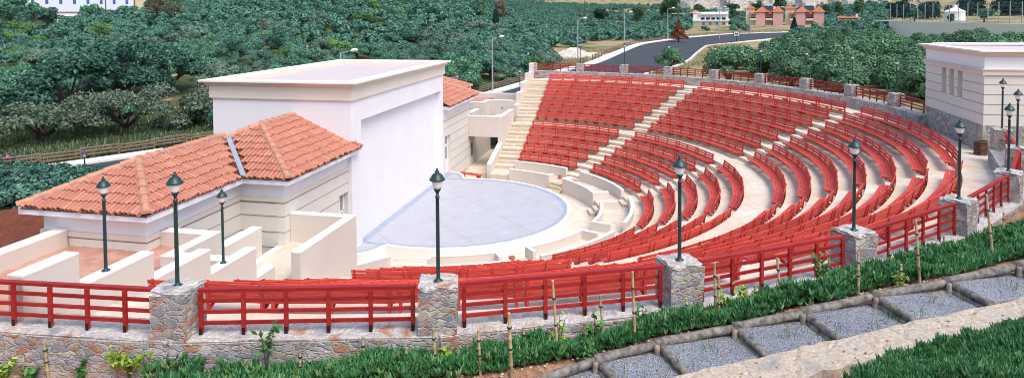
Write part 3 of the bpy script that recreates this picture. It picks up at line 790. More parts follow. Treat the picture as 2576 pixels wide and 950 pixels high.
# ---- stepped side walls, bridges, terraces beside the stage house
def wallt(label, boxes, z0=-0.9, name='parapet_wall', group='cream walls beside the stage house', cap=.035, mat='cream'):
    t = thing(name, label, 'wall', (0,0,z0), 0, group)
    b_, c_ = MB(), MB()
    for x0, x1, y0, y1, za, zt in boxes:
        y0, y1 = min(y0,y1), max(y0,y1)
        b_.box(x0, x1, y0, y1, za-z0, zt-cap-z0); c_.box(x0-.006, x1+.006, y0-.006, y1+.006, zt-cap-z0, zt-z0)
    b_.build('wall', M[mat], t); c_.build('coping', M['cap'], t)  # top and face of one wall; their tone difference is painted-in overhead light
    return t
for sg, nm in ((-1, 'near'), (1, 'far')):
    S = lambda y: sg*y
    wallt('stepped cream wall with five level tops climbing along the %s seating stairs' % nm,
          [(-.30, 0, S(16.28), S(17.12), -.9, 3.09), (-.30, 0, S(17.126), S(18.94), -.9, 3.90), (-.30, 0, S(18.946), S(20.73), -.9, 4.49), (-.30, 0, S(20.736), S(22.55), -.9, 5.07), (-.30, 0, S(22.556), S(23.66 if sg < 0 else 23.2), -.9, 5.71)], name='stepped_wall')
    t = wallt('cream bridge parapet over the %s side passage' % nm, [(-2.39, -.306, S(11.2), S(11.5), 1.55, 2.98), (-.30, 0, S(11.2), S(14.95), -.9, 2.98)], name='bridge_parapet')
    d = MB(); y0, y1 = sorted((S(11.5), S(15.9 if sg < 0 else 12.6))); d.box(-2.40, -.302, y0, y1, 1.6+.9, 1.94+.9); d.build('deck', M['concrete'], t)
    wallt('cream retaining wall along the %s side passage' % nm, [(-2.70, -2.402, S(11.86), S(17.4), -.9, 1.93)], -.9, cap=.02)
    lw = thing('sloping_wall', 'low sloping cream wall at the foot of the %s seating stairs' % nm, 'wall', (0,0,-.9), 0)
    for mbx, m_, a, b_ in ((MB(), 'cream', 0, -.035), (MB(), 'cap', -.035, 0)):
        ya, yb_, za, zb_ = S(11.195), S(8.2), 1.18, .42
        o = .006 if m_ == 'cap' else 0
        lo_a, lo_b = (0, 0) if m_ == 'cream' else (za-.035+.9, zb_-.035+.9)
        P = [(-.30-o, ya, lo_a), (0+o, ya, lo_a), (0+o, yb_, lo_b), (-.30-o, yb_, lo_b)]
        Q = [(-.30-o, ya, za+b_+.9), (0+o, ya, za+b_+.9), (0+o, yb_, zb_+b_+.9), (-.30-o, yb_, zb_+b_+.9)]
        if sg > 0: P = [P[1], P[0], P[3], P[2]]; Q = [Q[1], Q[0], Q[3], Q[2]]
        P2 = [P[i] for i in (0,3,2,1)] if False else P
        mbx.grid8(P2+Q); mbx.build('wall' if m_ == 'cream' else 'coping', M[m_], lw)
    wallt('low cream wall beside the %s bridge deck' % nm, [(-3.0, -2.64, S(12.87), S(15.1), 1.5, 2.92)], 1.0)
    wallt('tall L-shaped cream parapet round the %s terrace stair' % nm, [(-4.13, -2.30, S(15.42), S(15.75), 1.8, 3.62 if sg < 0 else 3.35), (-2.63, -2.30, S(15.756), S(17.15), 1.8, 3.62 if sg < 0 else 3.35), (-2.63, -.31, S(17.156), S(17.5), 1.8, 3.62 if sg < 0 else 3.3)], 1.0)
    wallt('long cream parapet along the outer edge of the %s terrace' % nm, [(-7.28, -6.83, S(16.34), S(24.0 if sg < 0 else 23.1), 1.8, 3.68)], 1.0)
    tf = MB(); tf.box(-6.83, -.302 if sg < 0 else -2.7, min(S(17.5),S(23.7 if sg < 0 else 23.2)), max(S(17.5),S(23.7 if sg < 0 else 23.2)), 2.4, 3.18); tf.box(-6.83, -2.64, min(S(15.75),S(17.5)), max(S(15.75),S(17.5)), 2.4, 3.176)
    tf.build('tiled_terrace_floor', M['terr_tile'], kind='structure')
wallt('pinkish cream back wall at the end of the far terrace', [(-6.82, -.31, 19.6, 19.9, 2.8, 3.52)], 2.4)
for y, nm in ((-21.81, 'near stepped wall, upper of two'), (-18.27, 'near stepped wall, lower of two')):
    place_lamp('dark green lantern post on the ' + nm, (-.15, y, 5.07 if y < -20 else 3.90), 1.0)
for y, nm in ((21.4, 'far stepped wall, upper of two'), (18.0, 'far stepped wall, lower of two')):
    place_lamp('dark green lantern post on the ' + nm, (-.15, y, 5.07 if y > 20 else 3.90), 1.0)
# wall light on the far terrace stair wall
wl = MB(); wl.lathe([(.07,0),(.075,.03),(.05,.06)], 10); o = wl.build('wall_light', M['galv'], None, True, label='small round bulkhead light on the far terrace stair wall', cat='wall light'); put(o, (-1.35, 17.15, 2.75), 0); o.rotation_euler = (R(90), 0, 0)
# passage floor, street and gate at its far end
mb = MB(); mb.box(-2.40, -.30, 11, 17.45, -.8, -.595); mb.build('passage_floor', M['concrete'], kind='structure')
mb = MB(); mb.box(-2.69, -.31, 17.45, 22.9, -.8, -.592); mb.build('cobbled_lane', M['gravel0'], kind='structure')
wallt('cream end wall behind the iron gate', [(-2.69, -.31, 22.9, 23.15, -.9, 2.9)], -.9)
g = thing('iron_gate', 'black iron gate with scroll band at the end of the far passage', 'gate', (-1.35, 17.4, -.6))
mb = MB()
for k in range(13): 
    x = -.95+.158*k; mb.bar((x,0,0), (x,0,2.1), .02, .02)
for z in (.1, 1.25, 1.5, 2.05): mb.bar((-1.0,0.012,z), (1.0,0.012,z), .025, .03)
for k in range(7): mb.lathe([(.06,0),(.06,.02)], 8, (-.87+.29*k, .02, 1.375))
mb.build('bars', M['iron'], g)
# benches beside the stage ears, flower pots
for y, nm in ((7.35, 'far'), (-7.35, 'near')):
    mb = MB(); 
    t = thing('wooden_bench', 'red wooden plank bench beside the %s stage corner' % nm, 'bench', (-1.3, y+(.55 if y > 0 else -.55), -.6), R(-18 if y > 0 else 18))
    for k in range(3): mb.box(-.8, .8, -.22+.15*k, -.09+.15*k, .36, .40)
    mb.build('seat', M['red'], t)
    for x in (-.6, .6):
        b_ = MB(); b_.box(x-.03, x+.03, -.2, .2, 0, .36); b_.build('leg', M['darkred'], t)
def pot(p, lab):
    mb = MB(); mb.lathe([(.07,0),(.12,.10),(.13,.17),(.12,.19),(.135,.20),(.135,.225),(.115,.225),(.10,.19),(.01,.185)], 12)
    o = mb.build('clay_pot', M['pot'], None, True, label=lab, cat='pot'); put(o, p); return o
pot((3.72*1.22, 6.05*1.22, -.13), 'terracotta pot on the ring floor by the second far aisle'); pot((4.55,-6.45,-.13), 'terracotta pot in the near aisle gap below the benches')
mb = MB(); mb.box(-.14,.14,-.09,.09,0,.14); o = mb.build('planter_box', M['pot'], None, label='terracotta box planter at the head of the far stairs', cat='planter'); put(o, (.35, 23.0, 4.43))

# ---- booth on the right
bt = thing('ticket_booth', 'cream flat-roofed booth on a stone base with three slit windows', 'building', (22.93, 0, 4.0))
BX1, BY0, BY1 = 8.5, -3.19, 2.60; q = 4.0
mb = MB(); mb.box(-.03, BX1, BY0-.03, BY1+.03, 0, 5.49-q); me = mb.mesh('base', M['stone_light']); bmod(me, .012, 12); link('base', me, bt)
mb = MB()
WN = [(.32,.79), (-.49,-.01), (-1.29,-.83)]
ys = [BY0] + sorted(sum(([a, b_] for a, b_ in WN), [])) + [BY1]
mb.box(0, BX1, BY0, BY1, 5.49-q, 6.32-q); mb.box(.28, BX1, BY0, BY1, 6.32-q, 7.48-q)
for i in range(0, 8, 2): mb.box(0, .28, ys[i], ys[i+1], 6.32-q, 7.48-q)
mb.build('wall', M['cream_grey'], bt)
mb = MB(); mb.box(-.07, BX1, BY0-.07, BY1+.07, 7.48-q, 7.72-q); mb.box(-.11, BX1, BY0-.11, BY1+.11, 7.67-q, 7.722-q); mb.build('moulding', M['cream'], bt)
mb = MB(); mb.box(-.0, BX1, BY0-.0, BY1+.0, 7.72-q, 8.20-q); mb.build('upper_band', M['white'], bt)
mb = MB(); flare(mb, 0, BX1, BY0, BY1, .03, .22, 8.20-q, 8.40-q); mb.build('cornice', M['beige'], bt)
mb = MB(); ringbox(mb, -.27, BX1+.27, BY0-.27, BY1+.27, 8.40-q, 8.455-q, .5); mb.build('parapet_cap', M['cap'], bt)
mb = MB(); mb.box(.2, BX1-.2, BY0+.2, BY1-.2, 8.0-q, 8.37-q); mb.build('roof', M['roofdeck'], bt)
mb = MB(); mb.box(BX1-.5, BX1+.2, BY0-.1, BY1+.1, 8.456-q, 8.60-q); mb.box(.3, BX1, BY1-.25, BY1+.15, 8.456-q, 8.50-q); mb.build('roof_upstand', M['cap'], bt)
for a, b_ in WN:
    w_ = MB(); w_.box(.262, .276, a+.004, b_-.004, 6.322-q, 7.478-q); w = w_.build('window', M['cream_grey'], bt)
    w_ = MB(); w_.box(-.04, .27, a-.03, b_+.03, 6.28-q, 6.318-q); w_.build('sill', M['cap'], w)
mb = MB()
for z in (5.92, 6.32, 6.71, 7.10):
    grooves(mb, 0, BY0, BY1, [z-q] , 'x', -1) if z in (5.92,) else [grooves(mb, 0, ys[i], ys[i+1], [z-q], 'x', -1) for i in range(0, 8, 2)]
    grooves(mb, BY0, 0, BX1, [z-q], 'y', -1)
    if z > 6.4:
        for a, b_ in WN: grooves(mb, .262, a, b_, [z-q], 'x', -1)
mb.build('joint', M['groove'], bt)
# steps beside the booth
mb = MB(); mb.box(23.3, 24.6, 2.75, 4.2, 4.3, 4.78); mb.box(23.8, 25.2, 2.76, 4.21, 4.3, 4.96); mb.build('booth_steps', M['concrete'], kind='structure')
# wooden bin
bn = thing('slatted_bin', 'round brown wooden slatted bin standing against the booth stone base', 'bin', (22.62, -3.75, 4.43))
M['brownwood'] = simple('brown_wood', (0.14, 0.085, 0.05), 0.3, 6, rough=0.8)
for k in range(6):
    mb = MB()
    for j in range(6):
        a = R(60*j+(7 if k % 2 else 0)); b_ = a+R(60); r_ = .235
        mb.bar((r_*math.cos(a), r_*math.sin(a), .06+.09*k), (r_*math.cos(b_), r_*math.sin(b_), .06+.09*k), .04, .065)
    mb.build('slat', M['brownwood'], bn)
mb = MB(); mb.lathe([(.19,.02),(.19,.5)], 8); mb.build('liner', M['dark'], bn)
# ------------------------------------------------------------------ ground sheet
def m_ground(name, kind):
    m, nt, b = new_mat(name, 0.95, 0.1)
    v = pos(nt); f = noise(nt, v, 0.16, 6, 0.65); f2 = noise(nt, v, 1.6, 6, 0.7); f3 = noise(nt, v, 14, 4, 0.7)
    if kind == 'hill':
        c = ramp(nt, f, [(0.32, (0.10,0.14,0.06)), (0.45, (0.24,0.22,0.11)), (0.54, (0.40,0.31,0.20)), (0.66, (0.46,0.36,0.25)), (0.75, (0.36,0.22,0.14))])
        k = ramp(nt, f2, [(0.35, (0.6,0.72,0.55)), (0.6, (1.1,1.08,1.05))])
    elif kind == 'scrub':
        c = ramp(nt, f, [(0.35, (0.035,0.06,0.03)), (0.52, (0.07,0.10,0.045)), (0.60, (0.16,0.15,0.08)), (0.66, (0.42,0.33,0.22)), (0.75, (0.38,0.25,0.16))])
        k = ramp(nt, f2, [(0.35, (0.55,0.65,0.5)), (0.6, (1.1,1.08,1.05))])
    elif kind == 'soil':
        c = ramp(nt, f2, [(0.3, (0.27,0.13,0.08)), (0.55, (0.40,0.24,0.15)), (0.75, (0.46,0.33,0.22))])
        k = ramp(nt, f3, [(0.35, (0.6,0.55,0.5)), (0.65, (1.2,1.2,1.2))])
    else:
        c = ramp(nt, f2, [(0.3, (0.15,0.045,0.028)), (0.7, (0.24,0.085,0.05))])
        k = ramp(nt, f3, [(0.35, (0.6,0.55,0.5)), (0.65, (1.2,1.2,1.2))])
    nt.links.new(mix(nt, 1.0, c, k, 'MULTIPLY'), b.inputs['Base Color'])
    bump(nt, b, f3, 0.6, 0.04); return m
M['scrubland'] = m_ground('dark_scrub_hillside', 'scrub')
M['hill'], M['soil'], M['redsoil'] = m_ground('dry_grass_hillside','hill'), m_ground('garden_soil','soil'), m_ground('red_soil','red')
TS = [0, .12, .3, .5, .75, 1.0, 1.3, 1.6, 1.9, 2.2, 2.5, 2.8, 3.2, 3.7, 4.3, 5, 6, 7, 8, 9]
t = 9.0
while t < 1000: t *= 1.065; TS.append(t)
AN = np.arange(0, 360, 0.75)
gv, gf, gm = [], [], []
for t in TS:
    for a in AN:
        c, s = math.cos(R(a)), math.sin(R(a))
        rb = 23.5 if c >= 0 else min(23.5/max(abs(s), 1e-6), 7.4/abs(c))
        r = rb+t; gv.append((r*c, r*s, ground(r*c, r*s)))
nA = len(AN)
for i in range(len(TS)-1):
    for k in range(nA):
        j = (k+1) % nA; gf.append((i*nA+k, (i+1)*nA+k, (i+1)*nA+j, i*nA+j))
        x, y, _ = gv[i*nA+k]; r = math.hypot(x, y); a = math.degrees(math.atan2(y, x))
        q_ = seen(gv[i*nA+k]); gm.append(1 if (-118 < a < -12 and r < 45) else 2 if (x < -7 and -30 < y < -4 and x > -17) else 3 if (q_[2] > 40 and q_[0] < 1390 + 6*math.sin(x*.5)) else 0)
me = bpy.data.meshes.new('ground'); me.from_pydata(gv, [], gf)
for m in ('hill','soil','redsoil','scrubland'): me.materials.append(M[m])
me.polygons.foreach_set('material_index', gm); me.polygons.foreach_set('use_smooth', [True]*len(gf)); me.update()
link('ground', me, kind='structure')

# ------------------------------------------------------------------ road
M['asphalt'] = simple('asphalt', (0.055,0.062,0.072), 0.18, 0.6, rough=0.85, bmp=0.3, bscale=60)
M['pave'] = simple('white_pavement', (0.74,0.72,0.68), 0.08, 1.5, rough=0.85)
rd, pv = MB(), MB()
for i in range(len(RC)-1):
    def P(j, s, dz): return (*(RC[j,:2]+RN[j]*s), RC[j,2]+dz)
    a, b_ = i, i+1
    rd.face([P(a, PW[a]-.02, 0), P(a, PW[a]+RW[a], 0), P(b_, PW[b_]+RW[b_], 0), P(b_, PW[b_]-.02, 0)])
    for s0, s1, s2, s3 in ((0, PW[a], 0, PW[b_]), (PW[a]+RW[a]-.01, PW[a]+RW[a]+.28, PW[b_]+RW[b_]-.01, PW[b_]+RW[b_]+.28)):
        pv.grid8([P(a,s1,-.3),P(a,s0,-.3),P(b_,s2,-.3),P(b_,s3,-.3),P(a,s1,.12),P(a,s0,.12),P(b_,s2,.12),P(b_,s3,.12)][::1])
rd.build('road', M['asphalt'], kind='structure'); pv.build('pavement', M['pave'], kind='structure')
M['oldwood'] = simple('weathered_log', (0.30,0.25,0.21), 0.35, 7, rough=0.85, bmp=0.4, bscale=30)
M['fencewood'] = simple('brown_fence_log', (0.21,0.145,0.11), 0.3, 5, rough=0.85)
def log_fence(i0, i1, label, off=-.55, step=2.0):
    t = thing('log_fence', label, 'fence', (*RC[i0,:2], RC[i0,2]), 0)
    S = np.r_[0, np.cumsum(np.linalg.norm(np.diff(RC[i0:i1,:2], axis=0), axis=1))]
    n = int(S[-1]/step); pts = []
    for k in range(n+1):
        s = k*step; q = RC[i0:i1]; nn = RN[i0:i1]
        p = np.array([np.interp(s, S, q[:,j]+ (nn[:,j]*off if j < 2 else 0)) for j in range(3)]); pts.append(p-np.array([*RC[i0,:2], RC[i0,2]]))
    for k, p in enumerate(pts):
        if k >= 98: break
        b_ = MB(); b_.tube([p+np.array([0,0,-.3]), p+np.array([rng.uniform(-.03,.03),rng.uniform(-.03,.03),.66])], [.065,.06], 6); b_.build('post', M['fencewood'], t)
    for h in (.22, .42, .60):
        b_ = MB()
        for k in range(len(pts)-1):
            o = .05 if k % 2 else -.02
            b_.tube([pts[k]+np.array([0,0,h+o-.03]), pts[k+1]+np.array([0,0,h+o-.03+rng.uniform(-.03,.03)])], [.056,.048], 6)
        b_.build('rail', M['fencewood'], t)
log_fence(0, 44, 'rustic log fence along the pavement behind the tiled wing', step=1.9)
log_fence(44, 66, 'rustic log fence climbing from behind the far wall to the road bend', step=1.7)
log_fence(66, len(RC)-1, 'rustic log fence along the outside of the asphalt bend', step=2.3)

# street lamps
def street_lamp(double):
    t = thing('street_lamp', 'grey street lamp', 'street lamp', (0,0,0))
    H = 5.5; b_ = MB(); b_.tube([(0,0,0),(0,0,H)], [.085,.055], 8); b_.build('pole', M['galv'], t)
    for sx in ((1,-1) if double else (1,)):
        b_ = MB(); b_.tube([(0,0,H-.04),(sx*.75,0,H+.14)], [.035,.03], 6); a = b_.build('arm', M['galv'], t)
        b_ = MB(); b_.tube([(sx*.70,0,H+.13),(sx*.82,0,H+.16),(sx*1.10,0,H+.20),(sx*1.22,0,H+.19)], [.05,.12,.12,.05], 8); b_.build('lamp_head', M['lamp'], t)
    return t
M['lamp'] = simple('pale_lamp_head', (0.72,0.72,0.70), 0.05, rough=0.4)
SL = [(street_lamp(False), 0), (street_lamp(True), 0)]; used = [False, False]
FACE = math.atan2(-rt[1], -rt[0])+math.pi        # arms reach sideways along the road bend
for x, y, z, h, dbl, lab in ((-11.2,9.8,1.95,5.5,0,'grey street lamp rising behind the stage house roof'), (-5.6,30.9,2.2,5.45,0,'grey street lamp behind the far stage wall'), (-.1,56.2,3.1,5.6,0,'grey street lamp by the rubble mound at the road'),
        (5.0,78.7,3.75,6.2,0,'grey street lamp on the pavement at the start of the bend'), (12.5,111.,4.1,6.7,0,'grey street lamp beside the rust-brown conifer'), (23.4,116.1,4.2,6.8,1,'double-headed street lamp in front of the white house'),
        (33,142,4.4,7.6,1,'double-headed street lamp in front of the left pink house'), (64,231,4.5,9.2,0,'grey street lamp in front of the right pink house'), (88.5,198.4,4.8,10.5,0,'tall grey street lamp before the concrete wall'), (120,330,6,11,0,'distant grey street lamp near the quarry face')):
    src = SL[dbl][0]; o = src if not used[dbl] else copy_tree(src); used[dbl] = True
    k = h/5.5; put(o, (x, y, ground(x, y)-.05), FACE, (min(k,1.35), min(k,1.35), k), lab, 'street lamps along the road')
for (px, py), lab in (((212, 378), 'small green lantern post by the road above the tiled roof, left of two'), ((415, 366), 'small green lantern post by the road above the tiled roof, right of two')):
    p = at(px, py, 3.45); place_lamp(lab, (p[0], p[1], 1.6), 1.0, 'lantern posts by the road')
b_ = MB()
# ------------------------------------------------------------------ far buildings
M['pink'] = wall_paint('pink_render', (0.62,0.36,0.33), (0.5,0.3,0.28), .1); M['yellowish'] = wall_paint('pale_yellow_render', (0.68,0.57,0.40), (0.5,0.4,0.3), .1)
M['farroof'] = simple('far_red_roof', (0.45,0.15,0.09), 0.2, 2); M['bluewhite'] = wall_paint('blue_white_render', (0.66,0.70,0.80), (0.5,0.5,0.55), .15)
M['solar'] = simple('dark_solar_panel', (0.03,0.04,0.06), 0.1, rough=0.3)
def frame_at(px, py, d, z):
    v = view_ray(px, py); h = math.hypot(v[0], v[1]); return CAM[0]+v[0]/h*d, CAM[1]+v[1]/h*d, z
def hip(mbx, x0, x1, y0, y1, z, h, o=.4):
    x0 -= o; x1 += o; y0 -= o; y1 += o; w = min(x1-x0, y1-y0)/2
    if x1-x0 > y1-y0: a, b_ = (x0+w, (y0+y1)/2, z+h), (x1-w, (y0+y1)/2, z+h)
    else: a, b_ = ((x0+x1)/2, y0+w, z+h), ((x0+x1)/2, y1-w, z+h)
    c = [(x0,y0,z),(x1,y0,z),(x1,y1,z),(x0,y1,z)]
    if x1-x0 > y1-y0: F = [[c[0],c[1],b_,a],[c[1],c[2],b_],[c[2],c[3],a,b_],[c[3],c[0],a]]
    else: F = [[c[0],c[1],a],[c[1],c[2],b_,a],[c[2],c[3],b_],[c[3],c[0],a,b_]]
    for f in F: mbx.face(f)
    mbx.box(x0, x1, y0, y1, z-.12, z-.002)
def houses():
    K = FPX
    def base(px, py, d): 
        x, y, z = frame_at(px, py, d, 0); z = CAM[2]-d*(py-(41.0-px*0.0064))/K
        return (x, y, z), -math.atan2(x-CAM[0], y-CAM[1])
    # pink houses: local x to the right, y away; front at y=0
    for px, lab in ((1921, 'pink two-storey house with cream stair tower, left of two'), (2022, 'pink two-storey house with cream stair tower, right of two')):
        d = 262; u = d/K
        p, rz = base(px, 52, d)
        t = thing('pink_house', lab, 'house', p, rz, 'pink houses below the quarry face')
        W = 82*u; zr = 22*u
        a = MB(); a.box(-W*.22, W*.04, 0, 9, -1.5, zr); a.box(W*.04, W*.25, 1.6, 9, -1.5, zr); a.box(W*.25, W*.52, 0, 9, -1.5, zr); a.build('wall', M['pink'], t)
        a = MB(); a.box(-W*.48, -W*.24, .6, 4.6, -1.5, zr*1.36); a.build('tower', M['yellowish'], t)
        a = MB(); hip(a, -W*.48, -W*.24, .6, 4.6, zr*1.37, 1.4); r1 = a.build('tower_roof', M['farroof'], t)
        a = MB(); hip(a, -W*.22, W*.12, 0, 9, zr+.01, 2.0); hip(a, W*.24, W*.52, 0, 9, zr+.02, 2.2); a.box(W*.02, W*.27, 1.4, 8, zr, zr+.5); a.build('roof', M['farroof'], t)
        a = MB(); a.grid8([(W*.02,1.8,zr+.6),(W*.26,1.8,zr+.6),(W*.26,3.8,zr+2.0),(W*.02,3.8,zr+2.0),(W*.02,1.7,zr+.7),(W*.26,1.7,zr+.7),(W*.26,3.7,zr+2.1),(W*.02,3.7,zr+2.1)]); s_ = a.build('solar_panel', M['solar'], t)
        for q in (.08, .18): 
            a = MB(); a.tube([(W*q-.6,3.7,zr+2.3),(W*q+.6,3.7,zr+2.3)], [.3,.3], 8); a.build('water_tank', M['galv'], s_)
        for x0, x1, y in ((-W*.36, -W*.20, -.9), (W*.05, W*.25, .1)):
            a = MB(); a.box(x0, x1, y, y+1.6, zr*.10, zr*.34); bal = a.build('balcony', M['yellowish'], t)
            a = MB(); a.box(x0+.1, x1-.1, y+.02, y+.08, zr*.34, zr*.44); a.build('balcony_rail', M['iron'], bal)
            a = MB(); a.grid8([(x0-.3,y-.3,zr*.80),(x1+.3,y-.3,zr*.80),(x1+.3,y+1.9,zr*.95),(x0-.3,y+1.9,zr*.95),(x0-.3,y-.3,zr*.85),(x1+.3,y-.3,zr*.85),(x1+.3,y+1.9,zr*1.0),(x0-.3,y+1.9,zr*1.0)]); a.build('awning_roof', M['farroof'], t)
            for k in range(2):
                a = MB(); xa = x0+(x1-x0)*(.12+.45*k); a.box(xa, xa+(x1-x0)*.28, (y+1.6 if y > 0 else -.02)-.06, y+1.62 if y > 0 else .02, zr*.36, zr*.72); w_ = a.build('window', M['pane'], t)
    d = 255; u = d/K; p, rz = base(1785, 62, d)
    t = thing('white_house', 'white two-storey house with long balcony and flat roof', 'house', p, rz+.05)
    W = 86*u; H = 32*u
    a = MB(); a.box(-W*.44, W*.5, 0, 8, -2, H); a.build('wall', M['cap'], t)
    a = MB(); a.box(-W*.46, W*.52, -1.5, 0, H*.30, H*.36); a.box(-W*.46, W*.52, -1.55, -1.45, H*.362, H*.50); bal = a.build('balcony', M['cap'], t)
    a = MB()
    for k in range(5): a.box(-W*.24+W*.14*k, -W*.24+W*.14*k+W*.1, -1.62, -1.56, H*.42, H*.58)
    a.build('balcony_rail', M['iron'], bal)
    a = MB(); a.box(-W*.3, W*.5, -1.3, 0, H*.80, H*.84); a.build('canopy', M['bluewhite'], t)
    a = MB(); hip(a, -W*.52, -W*.25, .2, 7, H*.92, 1.3); a.build('roof', M['farroof'], t)
    for x in (-.2, -.02, .16, .34):
        a = MB(); a.box(W*x, W*x+W*.07, -.06, .05, H*.37, H*.70); a.build('door', M['bluewhite'], t)
        a = MB(); a.box(W*x, W*x+W*.07, -.06, .05, H*.02, H*.24); a.build('window', M['pane'], t)
    for k in range(2):
        a = MB(); a.tube([(W*.22+2.5*k,2,H+1.1),(W*.22+2.5*k+1.6,2,H+1.1)], [.4,.4], 8); a.box(W*.22+2.5*k, W*.22+2.5*k+1.6, .8, 1.9, H+.01, H+.7); a.build('water_tank', M['galv'], t)
    d = 300; u = d/K; p, rz = base(2130, 52, d)
    t = thing('low_house', 'long low house with red tiled roof among the trees', 'house', p, rz)
    a = MB(); a.box(-30*u, 30*u, 0, 6, -2, 9*u); a.build('wall', M['yellowish'], t)
    a = MB(); a.grid8([(-33*u,-1,8*u),(24*u,-1,8*u),(24*u,7,11*u),(-33*u,7,11*u),(-33*u,-1,9*u),(24*u,-1,9*u),(24*u,7,13*u),(-33*u,7,13*u)]); r_ = a.build('roof', M['farroof'], t)
    a = MB(); a.box(18*u, 22*u, 1, 3, 10*u, 17*u); a.build('chimney', M['cap'], r_)
    # white houses at the upper left
    for px, py, wpx, hpx, d, mt, lab in ((205, 24, 190, 30, 225, 'bluewhite', 'long white house with blue shutters at the top left'), (345, 24, 60, 24, 235, 'yellowish', 'pale house behind the bare trees at the top left')):
        u = d/K; p, rz = base(px, py, d); t = thing('hill_house', lab, 'house', p, rz)
        W, H = wpx*u, hpx*u
        a = MB(); a.box(-W/2, W/2, 0, 7, -3, H); a.build('wall', M[mt], t)
        a = MB(); hip(a, -W/2, W/2, 0, 7, H, 1.6); a.build('roof', M['farroof'], t)
        n = 8 if wpx > 100 else 2
        for k in range(n):
            x = -W/2+W*(k+.5)/n
            a = MB(); a.box(x-.35, x+.35, -.06, .04, H*.30, H*.58); w_ = a.build('window', M['shutter'], t)
M['shutter'] = simple('blue_shutter', (0.06,0.12,0.30), 0.1)
houses()
sh_ = thing('shed', 'small white shed with a red stripe among the trees at top left', 'shed', (*frame_at(172, 30, 190, 0)[:2], CAM[2]-190*(34-40)/FPX-2.2), R(35))
a = MB(); a.box(-2, 2, -1.5, 1.5, 0, 2.3); a.build('wall', M['cap'], sh_); a = MB(); a.box(-2.2, 2.2, -1.7, 1.7, 2.3, 2.5); a.build('roof', M['farroof'], sh_); a = MB(); a.box(-1.6, 1.6, -1.55, -1.5, .9, 1.5); a.build('window', M['pane'], sh_)
# concrete wall, wire fence and white hut at the right
cw0, cw1 = np.array(frame_at(2236, 60, 150, 0)[:2]), np.array(frame_at(2640, 60, 112, 0)[:2])
zc = lambda d, py, px: CAM[2]-d*(py-(41.0-px*0.0064))/FPX
M['rawconc'] = wall_paint('stained_concrete', (0.80,0.75,0.62), (0.40,0.37,0.31), .35)
a = MB(); Lc = np.linalg.norm(cw1-cw0); t = thing('concrete_wall', 'long stained concrete retaining wall behind the right-hand trees', 'wall', (*cw0, 3.0), math.atan2(*(cw1-cw0)[::-1]))
zt = zc(150, 49, 2236)-3; a.box(0, Lc, 0, .4, 0, zt); a.build('wall', M['rawconc'], t)
f = thing('wire_fence', 'wire mesh fence on steel posts along the top of the concrete wall', 'fence', (*cw0, 3.0+zt), math.atan2(*(cw1-cw0)[::-1]))
for k in range(18):
    b_ = MB(); x = .2+Lc*k/17.3; b_.box(x-.045, x+.045, .15, .24, 0, 3.2); b_.build('post', M['galv'], f)
b_ = MB()
for k in range(16): b_.box(0, Lc, .19, .205, .15+.19*k, .165+.19*k)
b_.build('wire', M['galv'], f)
b_ = MB(); 
tb = thing('bank', 'x', 'bank'); bpy.data.objects.remove(tb)
yv = (cw1-cw0)/Lc; nv = np.array([-yv[1], yv[0]]); 
if nv @ (cw0-CAM[:2]) < 0: nv = -nv
def on_bank(s, w): p = cw0+yv*s+nv*w; return p[0], p[1]
bk_ = MB(); z2 = 3.0+zt-.1
P4 = [on_bank(-8,.3), on_bank(Lc+20,.3), on_bank(Lc+30,60), on_bank(-30,60)]
bk_.face([(*P4[0],z2),(*P4[1],z2),(*P4[2],z2+2.5),(*P4[3],z2+2.5)]); bk_.build('upper_field', M['hill'], kind='structure')
hx = frame_at(2402, 40, 141, 0); h = thing('white_hut', 'small round white hut with a pale conical cap behind the wire fence', 'hut', (hx[0], hx[1], z2+.25)); h.scale = (.78, .78, .62)
b_ = MB(); b_.lathe([(2.0,0),(2.0,2.6)], 14); b_.build('wall', M['cap'], h); b_ = MB(); b_.lathe([(2.2,2.6),(.5,3.7),(.45,3.75),(.45,4.5),(.5,4.55)], 14); b_.build('roof', M['cap'], h)
gp = on_bank(Lc*.78, 6); g_ = thing('goal_frame', 'pale steel goalpost frame behind the wire fence', 'frame', (*gp, z2+.1), math.atan2(yv[1], yv[0]))
for x in (-4.2, 4.2):
    b_ = MB(); b_.tube([(x,0,0),(x,0,3.6)], [.08,.08], 6); b_.build('post', M['galv'], g_)
b_ = MB(); b_.tube([(-4.3,0,3.6),(4.3,0,3.6)], [.08,.08], 6); b_.build('crossbar', M['galv'], g_)
# utility poles
for px, py, d, h, lab in ((267, 52, 170, 9, 'thin dark utility pole left of the bare hedge'), (340, 50, 180, 9, 'thin dark utility pole among the top left trees'), (388, 62, 165, 10, 'thick dark utility pole beside the pale wall'), (1306, 62, 250, 14, 'thin dark utility pole beyond the cypress'), (1471, 76, 250, 17, 'thin tall utility pole over the olive grove'), (658, 118, 100, 4.2, 'dark pole among the hillside olives above the roof'), (1567, 98, 170, 7, 'short leaning wooden pole in the grove')):
    x, y, z = frame_at(px, py, d, 0); b_ = MB(); b_.tube([(0,0,-1),(0,0,h)], [.13,.09], 6); t = thing('utility_pole', lab, 'pole', (x, y, zc(d, py, px)))
    b_.build('pole', M['brownwood'], t); b_ = MB(); b_.box(-.5, .5, -.04, .04, h-.6, h-.48); b_.build('crossarm', M['brownwood'], t)
x, y = 15.5, 139; t = thing('utility_pole', 'dark wooden pole with two floodlights beside the road bend', 'pole', (x, y, ground(x,y)))
b_ = MB(); b_.tube([(0,0,0),(0,0,6.3)], [.16,.12], 6); b_.build('pole', M['brownwood'], t)
for s_ in (-1, 1): b_ = MB(); b_.box(s_*.2, s_*1.6, -.15, .15, 5.5, 5.8) if s_ > 0 else b_.box(-1.6, -.2, -.15, .15, 5.5, 5.8); b_.build('floodlight', M['galv'], t)
